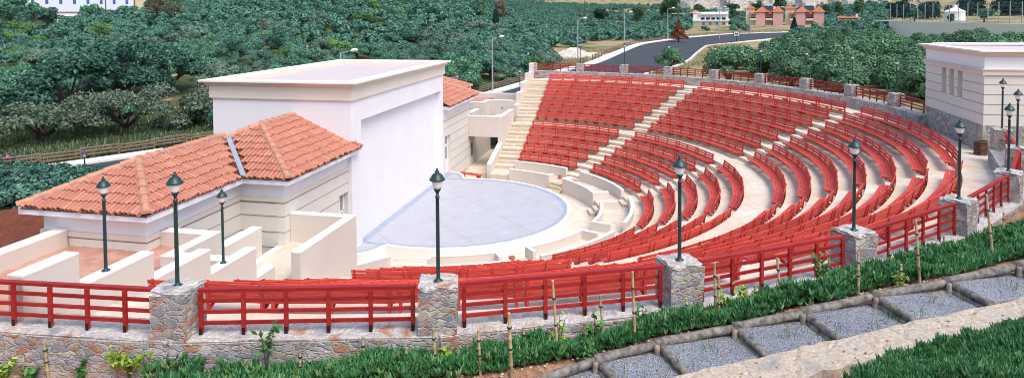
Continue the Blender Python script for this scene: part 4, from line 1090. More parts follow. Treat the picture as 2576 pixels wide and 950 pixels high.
sx, sy = 25.5, 103; t = thing('road_sign', 'small square white road sign on a dark post by the road', 'sign', (sx, sy, ground(sx, sy)), rz=math.atan2(sy-CAM[1], sx-CAM[0])-math.pi/2)
b_ = MB(); b_.tube([(0,0,0),(0,0,1.7)], [.05,.05], 6); b_.build('post', M['iron'], t)
b_ = MB(); b_.box(-.62,.62,-.02,.02,1.2,2.2); p_ = b_.build('panel', M['iron'], t); b_ = MB(); b_.box(-.5,.5,-.035,-.021,1.3,2.1); b_.build('sign_face', M['plastic'], p_); b_ = MB(); b_.box(-.3,-.05,-.045,-.036,1.5,1.9); b_.box(.08,.32,-.045,-.036,1.5,1.9); b_.build('symbol', M['iron'], p_)
# rocky quarry face beyond the houses
def cliff():
    m, nt, b = new_mat('pale_rock_face', 0.95, 0.1); v = pos(nt, (.6,.6,3.0)); f = noise(nt, v, .12, 7, .7); f2 = noise(nt, v, .9, 6, .7)
    c = ramp(nt, f, [(.3, (.36,.33,.26)), (.5, (.52,.48,.41)), (.7, (.62,.58,.52))]); k = ramp(nt, f2, [(.35, (.45,.45,.42)), (.6, (1.08,)*3)])
    nt.links.new(mix(nt, 1.0, c, k, 'MULTIPLY'), b.inputs['Base Color']); bump(nt, b, f2, 1.0, .6)
    V, F = [], []; nx, nz = 90, 22; r_ = random.Random(3)
    for i in range(nx+1):
        px = 1680+ (2420-1680)*i/nx
        for j in range(nz+1):
            t = j/nz; edge = min(1, i/14, (nx-i)/10)
            d = 380+ t*95 + 12*math.sin(i*.55)+3*math.sin(i*1.7+j*.6) + r_.uniform(-2,2)
            x, y, _ = frame_at(px, 40, d, 0)
            z = 2+ (30*t**.8*(.35+.65*edge) + 2.0*math.sin(i*.35))*1.0 + r_.uniform(-.4,.4)
            V.append((x, y, z))
    for i in range(nx):
        for j in range(nz): o = i*(nz+1)+j; F.append((o, o+nz+1, o+nz+2, o+1))
    me = bpy.data.meshes.new('rocky_hill'); me.from_pydata(V, [], F); me.materials.append(m); link('rocky_hill', me, kind='structure')
cliff()
# ------------------------------------------------------------------ vegetation
M['olive'] = leaf_mat('olive_leaves', (0.018,0.084,0.056), (0.165,0.350,0.235), .38, (.5,1,.6))
M['olive_far'] = leaf_mat('far_olive_leaves', (0.018,0.086,0.064), (0.155,0.330,0.232), .36, (.5,1,.7))
M['olive_near'] = leaf_mat('lit_olive_leaves', (0.024,0.086,0.044), (0.170,0.315,0.170), .28, (.5,1,.6))  # lighter, greener leaf colour of the right-hand grove
M['grey_olive'] = leaf_mat('grey_green_leaves', (0.060,0.100,0.066), (0.195,0.255,0.175), .15)
M['bright_leaf'] = leaf_mat('bright_green_leaves', (0.03,0.13,0.03), (0.12,0.30,0.06), .2)
M['pine'] = leaf_mat('dark_pine_needles', (0.010,0.038,0.034), (0.030,0.085,0.066), .2)
M['euca'] = leaf_mat('eucalyptus_leaves', (0.035,0.085,0.045), (0.11,0.19,0.09), .2)
M['rust'] = leaf_mat('rust_brown_foliage', (0.12,0.045,0.025), (0.27,0.11,0.06), .1)
M['twig'] = leaf_mat('greyish_brown_twigs', (0.09,0.095,0.065), (0.21,0.20,0.145), .2)
M['pinkflower'] = leaf_mat('pink_flowers', (0.45,0.08,0.20), (0.65,0.20,0.36), .1)
M['citrus'] = leaf_mat('yellow_green_leaves', (0.16,0.30,0.03), (0.45,0.58,0.10), .15)
M['midleaf'] = leaf_mat('mid_green_leaves', (0.03,0.12,0.03), (0.12,0.28,0.07), .15)
M['ice'] = leaf_mat('ice_plant_leaves', (0.017,0.098,0.036), (0.115,0.310,0.110), .1, rough=.4)
M['icepale'] = leaf_mat('pale_ice_plant_leaves', (0.10,0.22,0.07), (0.25,0.36,0.14), .1, rough=.4)
M['bark'] = simple('grey_bark', (0.085,0.072,0.058), 0.3, 6, rough=0.9)
M['straw'] = leaf_mat('dry_straw', (0.30,0.22,0.11), (0.55,0.44,0.27), .1)
NR = np.random.default_rng(11)
def leaves(pts, nrm, size, mats_idx=None, aspect=1.9, jitter=.9, rs=NR):
    """rhombic leaf clusters: verts, faces"""
    n = len(pts)
    nn = nrm + rs.normal(0, jitter, (n,3)); nn /= np.linalg.norm(nn, axis=1)[:,None]
    a = rs.normal(0, 1, (n,3)); a -= (a*nn).sum(1)[:,None]*nn; a /= np.linalg.norm(a, axis=1)[:,None]; b = np.cross(nn, a)
    s = (size*rs.uniform(.6,1.35,n))[:,None]
    V = np.stack([pts-a*s*aspect/2, pts-b*s*.5, pts+a*s*aspect/2, pts+b*s*.5], 1).reshape(-1,3)
    return V
def quad_mesh(name, V, mats, mi=None):
    n = len(V)//4; me = bpy.data.meshes.new(name)
    me.vertices.add(len(V)); me.vertices.foreach_set('co', V.astype(np.float32).ravel())
    me.loops.add(len(V)); me.loops.foreach_set('vertex_index', np.arange(len(V), dtype=np.int32))
    me.polygons.add(n); me.polygons.foreach_set('loop_start', np.arange(0, len(V), 4, dtype=np.int32)); me.polygons.foreach_set('loop_total', np.full(n, 4, np.int32))
    for m in (mats if isinstance(mats, (list, tuple)) else [mats]): me.materials.append(m)
    if mi is not None: me.polygons.foreach_set('material_index', np.asarray(mi, np.int32))
    me.update(calc_edges=True); me.validate(); return me
def crown_pts(rs, n, lobes, flat=.8, low=-.25, inner=.22):
    L = np.array(lobes); w = L[:,3]**2; k = rs.choice(len(L), n, p=w/w.sum())
    d = rs.normal(0,1,(n,3)); d /= np.linalg.norm(d,axis=1)[:,None]
    d[:,2] = np.where(d[:,2] < low, -d[:,2]*.7, d[:,2]); d /= np.linalg.norm(d,axis=1)[:,None]
    rad = np.where(rs.random(n) < inner, rs.uniform(.45,.85,n), rs.uniform(.88,1.06,n))
    # small-scale lumpiness
    ph = np.sin(d[:,0]*10+k*1.3)*np.sin(d[:,1]*10+k)*np.sin(d[:,2]*10+k*2.1)
    rad = rad*(1+.24*ph)
    p = L[k,:3] + d*(L[k,3]*rad)[:,None]*np.array([1,1,flat])
    return p, d
def olive_lobes(rs, n, spread=.62, h=(.55,1.15)):
    out = []
    for i in range(n):
        a = 2*math.pi*(i+rs.uniform(-.3,.3))/n*2.4; r = spread*math.sqrt(rs.uniform(.05,1))
        out.append((r*math.cos(a), r*math.sin(a), rs.uniform(*h)-(r**2)*.35, rs.uniform(.26,.44)))
    return out
def trunk(mb, rs, h=.55, n=5, th=.075, spread=.5):
    for i in range(2):
        bx, by = rs.uniform(-.06,.06), rs.uniform(-.06,.06)
        mb.tube([(bx,by,-.08),(bx*1.5+rs.uniform(-.05,.05),by*1.5,h*.45),(bx*2.5,by*2.5+rs.uniform(-.05,.05),h*.75)], [th,th*.75,th*.6], 7)
        for k in range(n):
            a = 2*math.pi*(k+rs.uniform(-.3,.3))/n+i; r = spread*rs.uniform(.6,1.1)
            mb.tube([(bx*2,by*2,h*.55),(r*.4*math.cos(a),r*.4*math.sin(a),h*.95),(r*math.cos(a),r*math.sin(a),h*1.45+rs.uniform(-.1,.2))], [th*.55,th*.36,th*.12], 5)
# unit olive crowns (radius about 1, height about 1.5)
M['olive_grey'] = leaf_mat('greyer_olive_leaves', (0.050,0.105,0.080), (0.20,0.310,0.24), .25); M['olive_yellow'] = leaf_mat('yellowish_olive_leaves', (0.035,0.115,0.040), (0.17,0.340,0.12), .25)
M['dark_olive'] = leaf_mat('dark_olive_leaves', (0.014,0.060,0.045), (0.080,0.190,0.140), .2)
VAR = [M['olive_grey'], M['olive_yellow']]
OL = []; ON = []; OV = [[], []]; LV = [[], []]
for i in range(6):
    rs = np.random.default_rng(50+i); lob = olive_lobes(rs, int(rs.integers(9,15)))
    p, d = crown_pts(rs, 7500, lob); V = leaves(p, d, .048, jitter=.42, rs=rs)
    tm = MB(); trunk(tm, rs)
    OL.append((quad_mesh('crown', V, M['olive']), tm.mesh('trunk', M['bark'])))
    for q in (0, 1): OV[q].append((quad_mesh('crown', V, VAR[q]), OL[-1][1]))
    ON.append((quad_mesh('crown', V, M['olive_near']), OL[-1][1]))
LOW = []
for i in range(5):
    rs = np.random.default_rng(80+i); lob = olive_lobes(rs, int(rs.integers(8,13)), .66, (.25,.95))
    p, d = crown_pts(rs, 4200, lob, low=-.5); V = leaves(p, d, .066, jitter=.40, rs=rs); LOW.append(quad_mesh('crown', V, M['olive_far']))
    for q in (0, 1): LV[q].append(quad_mesh('crown', V, VAR[q]))
def tree_thing(name, label, cat, crown, trunk_me, p, s, rz, group, sz=1.0):
    t = thing(name, label, cat, p, rz, group); t.scale = (s, s, s*sz)
    link('trunk', trunk_me, t); link('crown', crown, t); return t
def clear(x, y, rad):       # keep off the road and the theatre
    d2 = (RC[:,0]-x)**2+(RC[:,1]-y)**2; i = int(np.argmin(d2)); s = (x-RC[i,0])*RN[i,0]+(y-RC[i,1])*RN[i,1]
    if d2[i] < 600 and -rad*.8-.6 < s < PW[i]+RW[i]+rad*.75: return False
    r = math.hypot(x, y)
    if r < 24.5+rad and x > -9-rad: return False
    if -9.5-rad < x < 0 and abs(y) < 26+rad: return False
    return True
# ---- right-hand grove between the rim and the road, each tree with trunk and crown
placed = []
def zone(px):
    return ['far left','left','left of stage house roof','above stage house roof','over the far wing','beyond the far stairs','beyond the asphalt bend','behind the far rim','right of the road','before the concrete wall'][min(9, max(0, int(px/258)))]
def try_place(x, y, rad, mind):
    for q in placed:
        if (q[0]-x)**2+(q[1]-y)**2 < (mind*(q[2]+rad))**2: return False
    return True
hand = [(1688,170,92,4.0,'olive tree standing alone between road bend and red railing')]
X = at(1688, 168, 4.0); tree_thing('olive_tree', hand[0][4], 'tree', ON[0][0], ON[0][1], (X[0], X[1], ground(X[0],X[1])-.05), 1.95, 1.0, None, .98); placed.append((X[0], X[1], 1.9))
cnt = {}
k = 0
for trial in range(26000):
    px = rng.uniform(1735, 2620) if trial % 3 else rng.uniform(2225, 2620); d = 47+ (rng.random()**1.1)*88 if trial % 3 else rng.uniform(78, 108)
    x, y, _ = frame_at(px, 100, d, 0); rad = rng.uniform(2.0, 3.1) if d < 85 else rng.uniform(1.8, 2.7)
    if px > 2236 and d > 108: continue
    if math.hypot(x, y) < 27.5+rad*.4 or not clear(x, y, rad*.8): continue
    if px < 1752 and d < 80: continue
    if not try_place(x, y, rad, .67): continue
    if seen((x, y, ground(x,y)+1.45*rad))[1] < np.interp(px, [1720,1745,1800,1870,1930,1965,2080,2200,2236,2300,2400,2576], [150,120,104,98,99,76,64,57,66,72,63,60]): continue
    if px < 1990 and seen((x, y, ground(x,y)+.9*rad))[0]-30 < 1735 and d < 70 and False: continue
    i = rng.randrange(6); b = 'near' if d < 62 else 'middle' if d < 82 else 'rear'
    wh = 'above left end of booth roof' if 2330 < px < 2410 else 'above middle of booth roof' if 2410 <= px < 2490 else 'above right end of booth roof' if px >= 2490 else 'near %s far lamp from booth' % ORD[int(np.argmin([abs(px-q) for q in (2254,2144,2028,1914,1801)]))]
    lab = '%s olive tree, %s rank of far rim grove, %s' % ('small dense' if rad < 2.25 else 'broad dense' if rad > 2.65 else 'mid-sized dense', b, wh)
    if px < 1900: lab = 'dense olive tree, %s rank of grove right of the road' % b
    tree_thing('olive_tree', lab, 'tree', ON[i][0], ON[i][1], (x, y, ground(x, y)-.22*rad), rad, rng.uniform(0,6.28), 'olive trees behind the far rim', rng.uniform(.9,1.12)); placed.append((x, y, rad)); k += 1
    if k > 125: break
# ---- the two grey olives and dark trees behind the road at the left
def big_olive(px, py, z, rad, label, seed, mat, n=5200, size=.05, lobn=13, h=(.62,1.2), sz=.85):
    rs = np.random.default_rng(seed); lob = olive_lobes(rs, lobn, .72, h); lob = [(a,b,c,r*.8) for a,b,c,r in lob]
    p, d = crown_pts(rs, n, lob, inner=.4); tm = MB(); trunk(tm, rs, .5, 6, .065, .65)
    X = hit(px, py); return tree_thing('olive_tree', label, 'tree', quad_mesh('crown', leaves(p, d, size, rs=rs), mat), tm.mesh('trunk', M['bark']), (X[0], X[1], X[2]-.1), rad, seed, None, sz), X
for a in ((112, 366, 0, 3.5, 'wide grey olive tree with dark forked trunk behind the log fence, left of two', 5, M['grey_olive'], 6500, .036, 16, (.6,1.1), .72),
          (318, 345, 0, 3.3, 'spreading grey olive tree with dark forked trunk behind the log fence, right of two', 9, M['grey_olive'], 6800, .036, 16, (.62,1.15), .85),
          (170, 300, 0, 4.0, 'big dark round tree behind the left grey olive', 21, M['dark_olive'], 10000, .042, 14, (.4,1.2), 1.0),
          (318, 262, 0, 4.4, 'big dark spreading tree on the slope above the grey olives', 22, M['dark_olive'], 10000, .042, 15, (.4,1.2), .95),
          (425, 235, 0, 3.8, 'dark tree beside the white-flowered patch', 23, M['olive'], 9000, .042, 14, (.4,1.2), .9),
          (40, 300, 0, 3.4, 'dark green bush tree at the left edge', 24, M['olive'], 9000, .042, 12, (.3,1.1), .9),
          (480, 325, 0, 2.6, 'grey-green scrubby tree behind the stage house corner', 25, M['grey_olive'], 4500, .055, 12, (.3,1.0), .9)):
    t, X = big_olive(*a); placed.append((X[0], X[1], a[3]*.8))
# ---- hillside grove
NEAR, FARL = [], []
for trial in range(60000):
    px = rng.uniform(-80, 2650); d = 50+ (rng.random()**.75)*(330 if px < 1050 else 430)
    x, y, _ = frame_at(px, 100, d, 0)
    if px > 1735 and d < 112: continue
    g = ground(x, y); sx, sy, w = seen((x, y, g+1.5))
    if sy > 345 or sy < -30: continue
    if px < 1735 and d < 62 and 330 < px < 560 and sy > 225: continue           # flowery clearing
    rad = rng.uniform(1.4, 2.45) if d < 120 else rng.uniform(1.5, 2.6)
    if not clear(x, y, rad): continue
    cl = math.sin(x*.05+2)*math.sin(y*.043+1)+.4*math.sin(x*.13)*math.sin(y*.11)
    if cl < (-.80 if 850 < px < 1450 else -.55) and d > 70: continue
    if 1740 < px < 1835 and 225 < d < 275 or 1870 < px < 2075 and 215 < d < 285 or 100 < px < 370 and 205 < d < 260: continue
    if 1740 < px < 2080 and 130 < d < 260 and sy < 62 and rng.random() < .55: continue
    if 1380 < px < 1560 and d < 105: continue
    if 1440 < px and d < 125:
        q = int(np.argmin((RC[:,0]-x)**2+(RC[:,1]-y)**2))
        if (x-RC[q,0])*RN[q,0]+(y-RC[q,1])*RN[q,1] > 0: continue                                    # dry grass beside the road
    if px > 2230 and d > 105: continue
    if not try_place(x, y, rad, .90 if d < 150 else .80): continue
    if 1690 < px < 1990 and not (seen((x, y, g))[1] < 78 or seen((x, y, g+1.3*rad))[1] > 108): continue
    if 1725 < px < 1850 and d < 260 and seen((x, y, g+1.2*rad))[1] < 60: continue
    if 1865 < px < 2085 and d < 270 and seen((x, y, g+1.2*rad))[1] < 50: continue
    if 2095 < px < 2180 and d < 305 and seen((x, y, g+1.2*rad))[1] < 46: continue
    placed.append((x, y, rad)); (FARL if len(NEAR) > 9999 else NEAR).append((w, px, x, y, g, rad))
for trial in range(2200):
    px = rng.uniform(1118, 1370); d = rng.uniform(46, 150); x, y, _ = frame_at(px, 100, d, 0); rad = rng.uniform(1.2, 2.3)
    if not clear(x, y, rad) or (px > 1330 and d < 66) or not try_place(x, y, rad, .62): continue
    placed.append((x, y, rad)); NEAR.append((d, px, x, y, ground(x, y)-.15*rad, rad))
NEAR.sort(key=lambda q: q[0]/q[5]); print('hill trees', len(NEAR))
FARL = NEAR[168:]; NEAR = NEAR[:168]
TONE = ['round teal-green', 'broad bluish-green', 'bushy mid-green', 'low spreading dark green', 'tall domed green', 'lumpy dark']
for (w, px, x, y, g, rad) in NEAR:
    i = rng.randrange(6); b = 'low on' if w < 75 else 'halfway up' if w < 105 else 'high on'
    lab = '%s olive tree %s hillside, %s' % (TONE[i], b, zone(px))
    vr = rng.random(); vr = 0 if vr < .22 else 1 if vr < .32 else None
    if vr is not None: lab = lab.replace(TONE[i], ('silvery grey-green', 'yellowish green')[vr])
    TS_, LS_ = (OL, LOW) if vr is None else (OV[vr], LV[vr])
    if w < 82: tree_thing('olive_tree', lab, 'tree', TS_[i][0], TS_[i][1], (x, y, g-.25), rad, rng.uniform(0,6.28), 'olive trees on the hillside', rng.uniform(.85,1.1))
    else:
        o = link('olive_tree', LS_[i % 5], None, lab, 'tree', 'olive trees on the hillside'); put(o, (x, y, g-.3), rng.uniform(0,6.28), (rad, rad, rad*rng.uniform(.85,1.15)))
# the rest of the far grove as one mass
VV = []
base = []
for i in range(4):
    rs = np.random.default_rng(200+i); lob = olive_lobes(rs, 9, .66, (.25,.95)); p, d = crown_pts(rs, 620, lob, low=-.5); base.append(leaves(p, d, .15, jitter=.4, rs=rs))
for (w, px, x, y, g, rad) in FARL:
    a = rng.uniform(0,6.28); c, s = math.cos(a), math.sin(a); B = base[rng.randrange(4)]
    VV.append(np.stack([B[:,0]*c-B[:,1]*s, B[:,0]*s+B[:,1]*c, B[:,2]*rng.uniform(.85,1.15)], 1)*rad + np.array([x, y, g-.3]))
if VV: link('distant_olive_grove', quad_mesh('distant_olive_grove', np.concatenate(VV), M['olive_far']), kind='stuff')
# ---- other trees
def blob_tree(name, label, px, d, z, hpx, wpx, mat, seed, kind='round', n=3000, group=None):
    rs = np.random.default_rng(seed); u = d/FPX; H, W = hpx*u, wpx*u
    if kind == 'cone':
        t_ = rs.random(n)**1.4; a = rs.uniform(0,6.283,n); r = (1-t_)*.5*(1+.2*np.sin(a*5+t_*20))*rs.uniform(.75,1.05,n)+.02
        p = np.stack([r*np.cos(a)*W, r*np.sin(a)*W, (t_*.97+.03)*H],1); dd = np.stack([np.cos(a),np.sin(a),np.full(n,.4)],1)
    elif kind == 'column':
        t_ = rs.random(n); a = rs.uniform(0,6.283,n); r = .5*np.sin(np.clip(t_*.9+.1,0,1)*math.pi)**.5*rs.uniform(.7,1.0,n)
        p = np.stack([r*np.cos(a)*W, r*np.sin(a)*W, (t_*.95+.05)*H],1); dd = np.stack([np.cos(a),np.sin(a),np.full(n,.3)],1)
    else:
        m = 11; L = []
        for i in range(m):
            t_ = rs.uniform(.35,.9) if kind == 'tall' else rs.uniform(.3,.8); a = rs.uniform(0,6.283); r = rs.uniform(0,.30)
            L.append((r*math.cos(a), r*math.sin(a), t_, rs.uniform(.13,.22)))
        p, dd = crown_pts(rs, n, [(x*W, y*W, z_*H, q*(W+H)/2) for x, y, z_, q in L], .9, -.6, .35)
    V = leaves(p, dd, max(.0016*d, .018*(W+H)/2), rs=rs)
    x, y, _ = frame_at(px, 60, d, 0); t = thing(name, label, 'tree', (x, y, z), 0, group)
    tm = MB(); tm.tube([(0,0,-.8),(.02*W,0,H*.4),(0,.02*W,H*.75)], [.03*W+.05,.025*W+.03,.01*W], 6); tm.build('trunk', M['bark'], t)
    link('crown', quad_mesh('crown', V, mat), t); return t
Zp = lambda d, py, px: CAM[2]-d*(py-(41.0-px*0.0064))/FPX
for name, lab, px, py, d, h, w, mat, kind in (
   ('cypress_tree','slender dark cypress standing above the olive grove',1247,76,150,52,16,'pine','column'),
   ('conifer_tree','rust-brown dead conifer behind the log fence at the bend',1707,96,135,46,38,'rust','cone'),
   ('conifer_tree','small dark conifer in front of the pink houses',1998,68,200,24,14,'pine','cone'),
   ('eucalyptus_tree','tall grey-green eucalyptus left of the white house',1690,62,280,66,66,'euca','tall'),
   ('eucalyptus_tree','bright green rounded tree directly behind the white house',1758,50,285,42,40,'euca','round'),
   ('eucalyptus_tree','green rounded tree by the tan field, left of the eucalyptus',1602,62,270,48,44,'euca','round'),
   ('eucalyptus_tree','small yellow-green tree at the foot of the eucalyptus',1652,66,262,28,26,'euca','round'),
   ('eucalyptus_tree','slim eucalyptus between white house and quarry face',1842,52,290,40,34,'euca','tall'),
   ('eucalyptus_tree','tall eucalyptus right above the left pink house',1900,45,300,46,34,'euca','tall'),
   ('eucalyptus_tree','tall eucalyptus between the two pink houses',1962,42,310,42,36,'euca','tall'),
   ('eucalyptus_tree','slim tree right of the right pink house',2078,48,320,34,22,'euca','tall'),
   ('eucalyptus_tree','slim tree at the quarry foot, beside the low house',2110,44,320,36,20,'euca','tall'),
   ('eucalyptus_tree','dark slim tree above the low red roof',2160,44,320,40,22,'euca','tall'),
   ('conifer_tree','dark conifer clump in the middle of the far grove',1515,58,230,40,50,'pine','round'),
   ('broadleaf_tree','large dark green tree at the top centre edge',1210,62,165,70,70,'olive','round'),
   ('broadleaf_tree','brownish half-bare tree beside the cypress',1262,58,175,55,40,'twig','tall'),
   ('broadleaf_tree','brownish half-bare tree at the top left by the houses',395,48,150,62,70,'twig','round'),
   ('broadleaf_tree','olive-brown bushy tree right of the bare tree, top left',440,50,150,56,60,'grey_olive','round'),
   ('broadleaf_tree','dark tree hiding the left end of the long white house',85,44,200,30,60,'olive','round'),
   ('broadleaf_tree','dark low tree before the long white house, between its utility poles',235,46,200,27,70,'olive','round'),
   ('broadleaf_tree','dark tree before the pale house beside the bare trees',318,48,200,30,56,'olive','round'),
   ('broadleaf_tree','dark bush at the top left corner',25,60,150,64,80,'olive','round'),
   ('broadleaf_tree','green broad tree in front of the white shed',120,66,150,44,60,'olive','round'),
   ('pine_tree','large dark pine overhanging the concrete wall, left of three',2330,50,160,40,120,'pine','round'),
   ('pine_tree','large dark pine behind the white hut',2430,46,170,44,150,'pine','round'),
   ('pine_tree','large dark pine at the top right corner',2540,48,165,46,150,'pine','round'),
   ('pine_tree','dark pine at the left end of the wire fence',2272,48,175,40,80,'pine','round'),
   ('broadleaf_tree','rounded shrub tree behind the wire fence by the lamp',2300,48,142,30,36,'olive','round'),
   ('broadleaf_tree','green shrub with red flowers behind the wire fence',2475,50,130,30,44,'olive','round'),
   ('broadleaf_tree','small clipped shrub behind the wire fence near the hut',2390,50,135,16,16,'olive','round')):
    blob_tree(name, lab, px, d, Zp(d, py, px), h, w, M[mat], px*7+py, kind, 4200 if w > 60 else 2600)
# ---- shrubs at the left of the tiled wing
for i, (px, py, z, rad, lab) in enumerate(((35,512,2.4,1.7,'leafy grey-green shrub at the left edge beside the red soil'), (95,492,2.3,1.7,'leafy shrub behind the roof corner'), (165,478,2.2,1.6,'leafy shrub between the roof and the road lamp'), (225,458,2.1,1.3,'leafy shrub nearest the white pavement edge'), (30,455,2.2,1.6,'rear leafy shrub at the left edge'), (110,445,2.1,1.4,'rear leafy shrub by the pavement'), (265,432,2.1,.8,'small shrub where the road meets the roof'))):
    p = at(px, py, z); o = link('shrub', LOW[i % 5], None, lab, 'shrub', 'shrubs beside the tiled wing'); put(o, (p[0], p[1], z-.45), i*1.1, (rad, rad, rad*.8))
    me = o.data
def flowery(name, lab, px, py, rad, d0, seed):
    rs = np.random.default_rng(seed); lob = olive_lobes(rs, 9, .6, (.3,.95)); p, d = crown_pts(rs, 1700, lob, low=-.5)
    mi = (rs.random(1700) < .26).astype(int)*1
    x, y, _ = frame_at(px, py, d0, 0); t = link(name, quad_mesh(name, leaves(p, d, .085, rs=rs), [M['olive'], M['pinkflower']], mi), None, lab, 'shrub'); put(t, (x, y, ground(x, y)-.2), 0, rad)
flowery('oleander_bush', 'pink flowering oleander behind the far tiled roof', 1130, 190, 2.2, 62, 3); flowery('oleander_bush', 'pink flowering oleander at the left edge by the log fence', 4, 372, 1.0, 44, 4); flowery('oleander_bush', 'low pink flowering oleander below the street lamp', 1165, 200, 1.5, 58, 5)
# ---- dry grass and flowers by the road (nobody could count them)
def tufts(name, regs, n, h, mats, mi_p, seed, wid=.018):
    rs = np.random.default_rng(seed); V, MI = [], []
    per = n//len(regs)
    for (f) in regs:
        for _ in range(per):
            x, y = f(rs)
            if not clear(x, y, .1): continue
            z = ground(x, y); hh = h*rs.uniform(.5,1.3); a = rs.uniform(0,6.283); w = wid*rs.uniform(.6,1.6); lx, ly = rs.normal(0,.25*hh,2)
            dx, dy = w*math.cos(a), w*math.sin(a)
            V += [(x-dx,y-dy,z-.02),(x+dx,y+dy,z-.02),(x+lx+dx*.4,y+ly+dy*.4,z+hh),(x+lx-dx*.4,y+ly-dy*.4,z+hh)]; MI.append(int(rs.random() < mi_p))
    link(name, quad_mesh(name, np.array(V, float), mats, MI), kind='stuff')
def along(i0, i1, s0, s1):
    def f(rs):
        i = int(rs.integers(i0, i1)); s = rs.uniform(s0, s1); t = rs.uniform(-1,1)
        return RC[i,0]+RN[i,0]*s+RT[i,0]*t, RC[i,1]+RN[i,1]*s+RT[i,1]*t
    return f
tufts('dry_grass', [along(8,40,-3.2,-.3), along(8,40,-2,-.3), along(52,74,-9,-.8), along(60,76,-5,-.8), along(56,90,11.5,16)], 16000, .30, [M['straw'], M['midleaf']], .22, 3, .02)
def scrub(rs):
    px = rs.uniform(-60,620); d = rs.uniform(42.5,60); x, y, _ = frame_at(px, 250, d, 0)
    return (x, y) if math.sin(x*.9)*math.sin(y*.8)+.5*math.sin(x*2.3+y) > -.55 else (0, 0)
M['scrub'] = leaf_mat('dark_scrub', (0.035,0.085,0.035), (0.12,0.19,0.075), .1); M['scrub2'] = leaf_mat('grey_scrub', (0.10,0.13,0.07), (0.24,0.25,0.15), .1)
tufts('undergrowth', [scrub], 30000, .34, [M['scrub'], M['scrub2']], .35, 14, .05)
def clearing(rs):
    px = rs.uniform(330,600); d = rs.uniform(46,63); x, y, _ = frame_at(px, 250, d, 0); return x, y
M['whiteflower'] = leaf_mat('white_umbels', (.6,.62,.55), (.8,.8,.74), .05)
tufts('wild_flowers', [clearing], 7000, .26, [M['midleaf'], M['whiteflower']], .16, 4, .035)
# rubble mound by the road
M['rubble'] = simple('pale_rubble', (0.55,0.50,0.42), 0.3, 2, rough=.95, bmp=.6, bscale=8)
mbR = MB(); r_ = random.Random(5); n0 = 36
for i in range(n0+1):
    for j in range(13):
        px = 1395+62*i/n0; p = at(px, 163-j*1.7+2*math.sin(i*.9), 3.2); e = math.sin(math.pi*i/n0)*math.sin(math.pi*j/12)
        q = np.array(at(1395+62*i/n0, 160, 3.0)); b0 = np.array([-9.5+13*i/n0, 50+.35*i+ j*.9])
        mbR.v.append((b0[0], b0[1], ground(*b0)-.1+e*(1.0+.35*math.sin(i*.5+j*.5))+r_.uniform(-.08,.08)*e*2))
for i in range(n0):
    for j in range(12): o = i*13+j; mbR.f.append((o, o+13, o+14, o+1)); mbR.m.append(0)
mbR.build('rubble_mound', M['rubble'], kind='structure')
# ------------------------------------------------------------------ garden path with log steps
LP = [(6.6,-24.9,4.45),(7.6,-24.1,4.6),(8.6,-23.4,4.74),(9.5,-22.75,4.86),(10.4,-22.25,4.95),(11.6,-21.7,5.06),(12.7,-21.25,5.20),(13.9,-20.75,5.36),(15.15,-20.3,5.52),(16.4,-19.8,5.70),(17.8,-19.3,5.9)]
LPA = np.array(LP)
T_ = np.gradient(LPA[:,:2], axis=0); T_ /= np.linalg.norm(T_, axis=1)[:,None]; N_ = np.stack([T_[:,1], -T_[:,0]], 1)
CP = LPA.copy(); CP[:,:2] += N_*.84; DP = LPA.copy(); DP[:,:2] += N_*1.50
def m_gravel():
    m, nt, b = new_mat('grey_gravel', 0.9, 0.2); v = pos(nt)
    vo = N(nt, 'ShaderNodeTexVoronoi', Scale=64.0); nt.links.new(v, vo.inputs['Vector'])
    sp = nt.nodes.new('ShaderNodeSeparateColor'); nt.links.new(vo.outputs['Color'], sp.inputs[0])
    c = ramp(nt, sp.outputs[0], [(0, (.17,.185,.21)), (.5, (.29,.31,.345)), (1, (.46,.48,.52))])
    k = ramp(nt, noise(nt, v, 1.5, 5, .6), [(.35, (.85,.86,.9)), (.7, (1.1,1.1,1.1))])
    nt.links.new(mix(nt, 1.0, c, k, 'MULTIPLY'), b.inputs['Base Color']); bump(nt, b, vo.outputs['Distance'], 1.0, .02); return m
M['gravel'] = m_gravel()
M['greylog'] = simple('weathered_grey_log', (0.20,0.18,0.16), 0.62, 11, rough=.9, bmp=1.0, bscale=30)
pathb = MB(); 
for i in range(len(LP)-1):
    zs = (LPA[i,2]+LPA[i+1,2])/2-.085
    A_, B_, C_, D_ = LPA[i]-.0, LPA[i+1], CP[i+1], CP[i]
    sh_ = N_[i]*-.05
    pathb.grid8([(D_[0],D_[1],zs-.5),(A_[0]+sh_[0],A_[1]+sh_[1],zs-.5),(B_[0]+sh_[0],B_[1]+sh_[1],zs-.5),(C_[0],C_[1],zs-.5),(D_[0],D_[1],zs),(A_[0]+sh_[0],A_[1]+sh_[1],zs),(B_[0]+sh_[0],B_[1]+sh_[1],zs),(C_[0],C_[1],zs)][::1])
pathb.build('gravel_path', M['gravel'], kind='structure')
def jlog(mbx, p, q, r, n=9, K=7, seed=0):
    r_ = random.Random(seed); p, q = Vector(p), Vector(q); P, Q = [], []
    for i in range(K+1):
        t = i/K; c = p.lerp(q, t); P.append(c+Vector((r_.uniform(-.007,.007), r_.uniform(-.007,.007), r_.uniform(-.007,.007)))); Q.append(r*r_.uniform(.93,1.07)*(1-.15*t))
    mbx.tube(P, Q, n)
WHERE = ['at the bottom edge of the path', 'by the low flowering weed', 'at the third gravel step', 'above the short cut stake', 'at the middle gravel step', 'beside the double log joint', 'at the upper gravel step', 'near the right edge', 'at the right edge', 'beyond the edge']
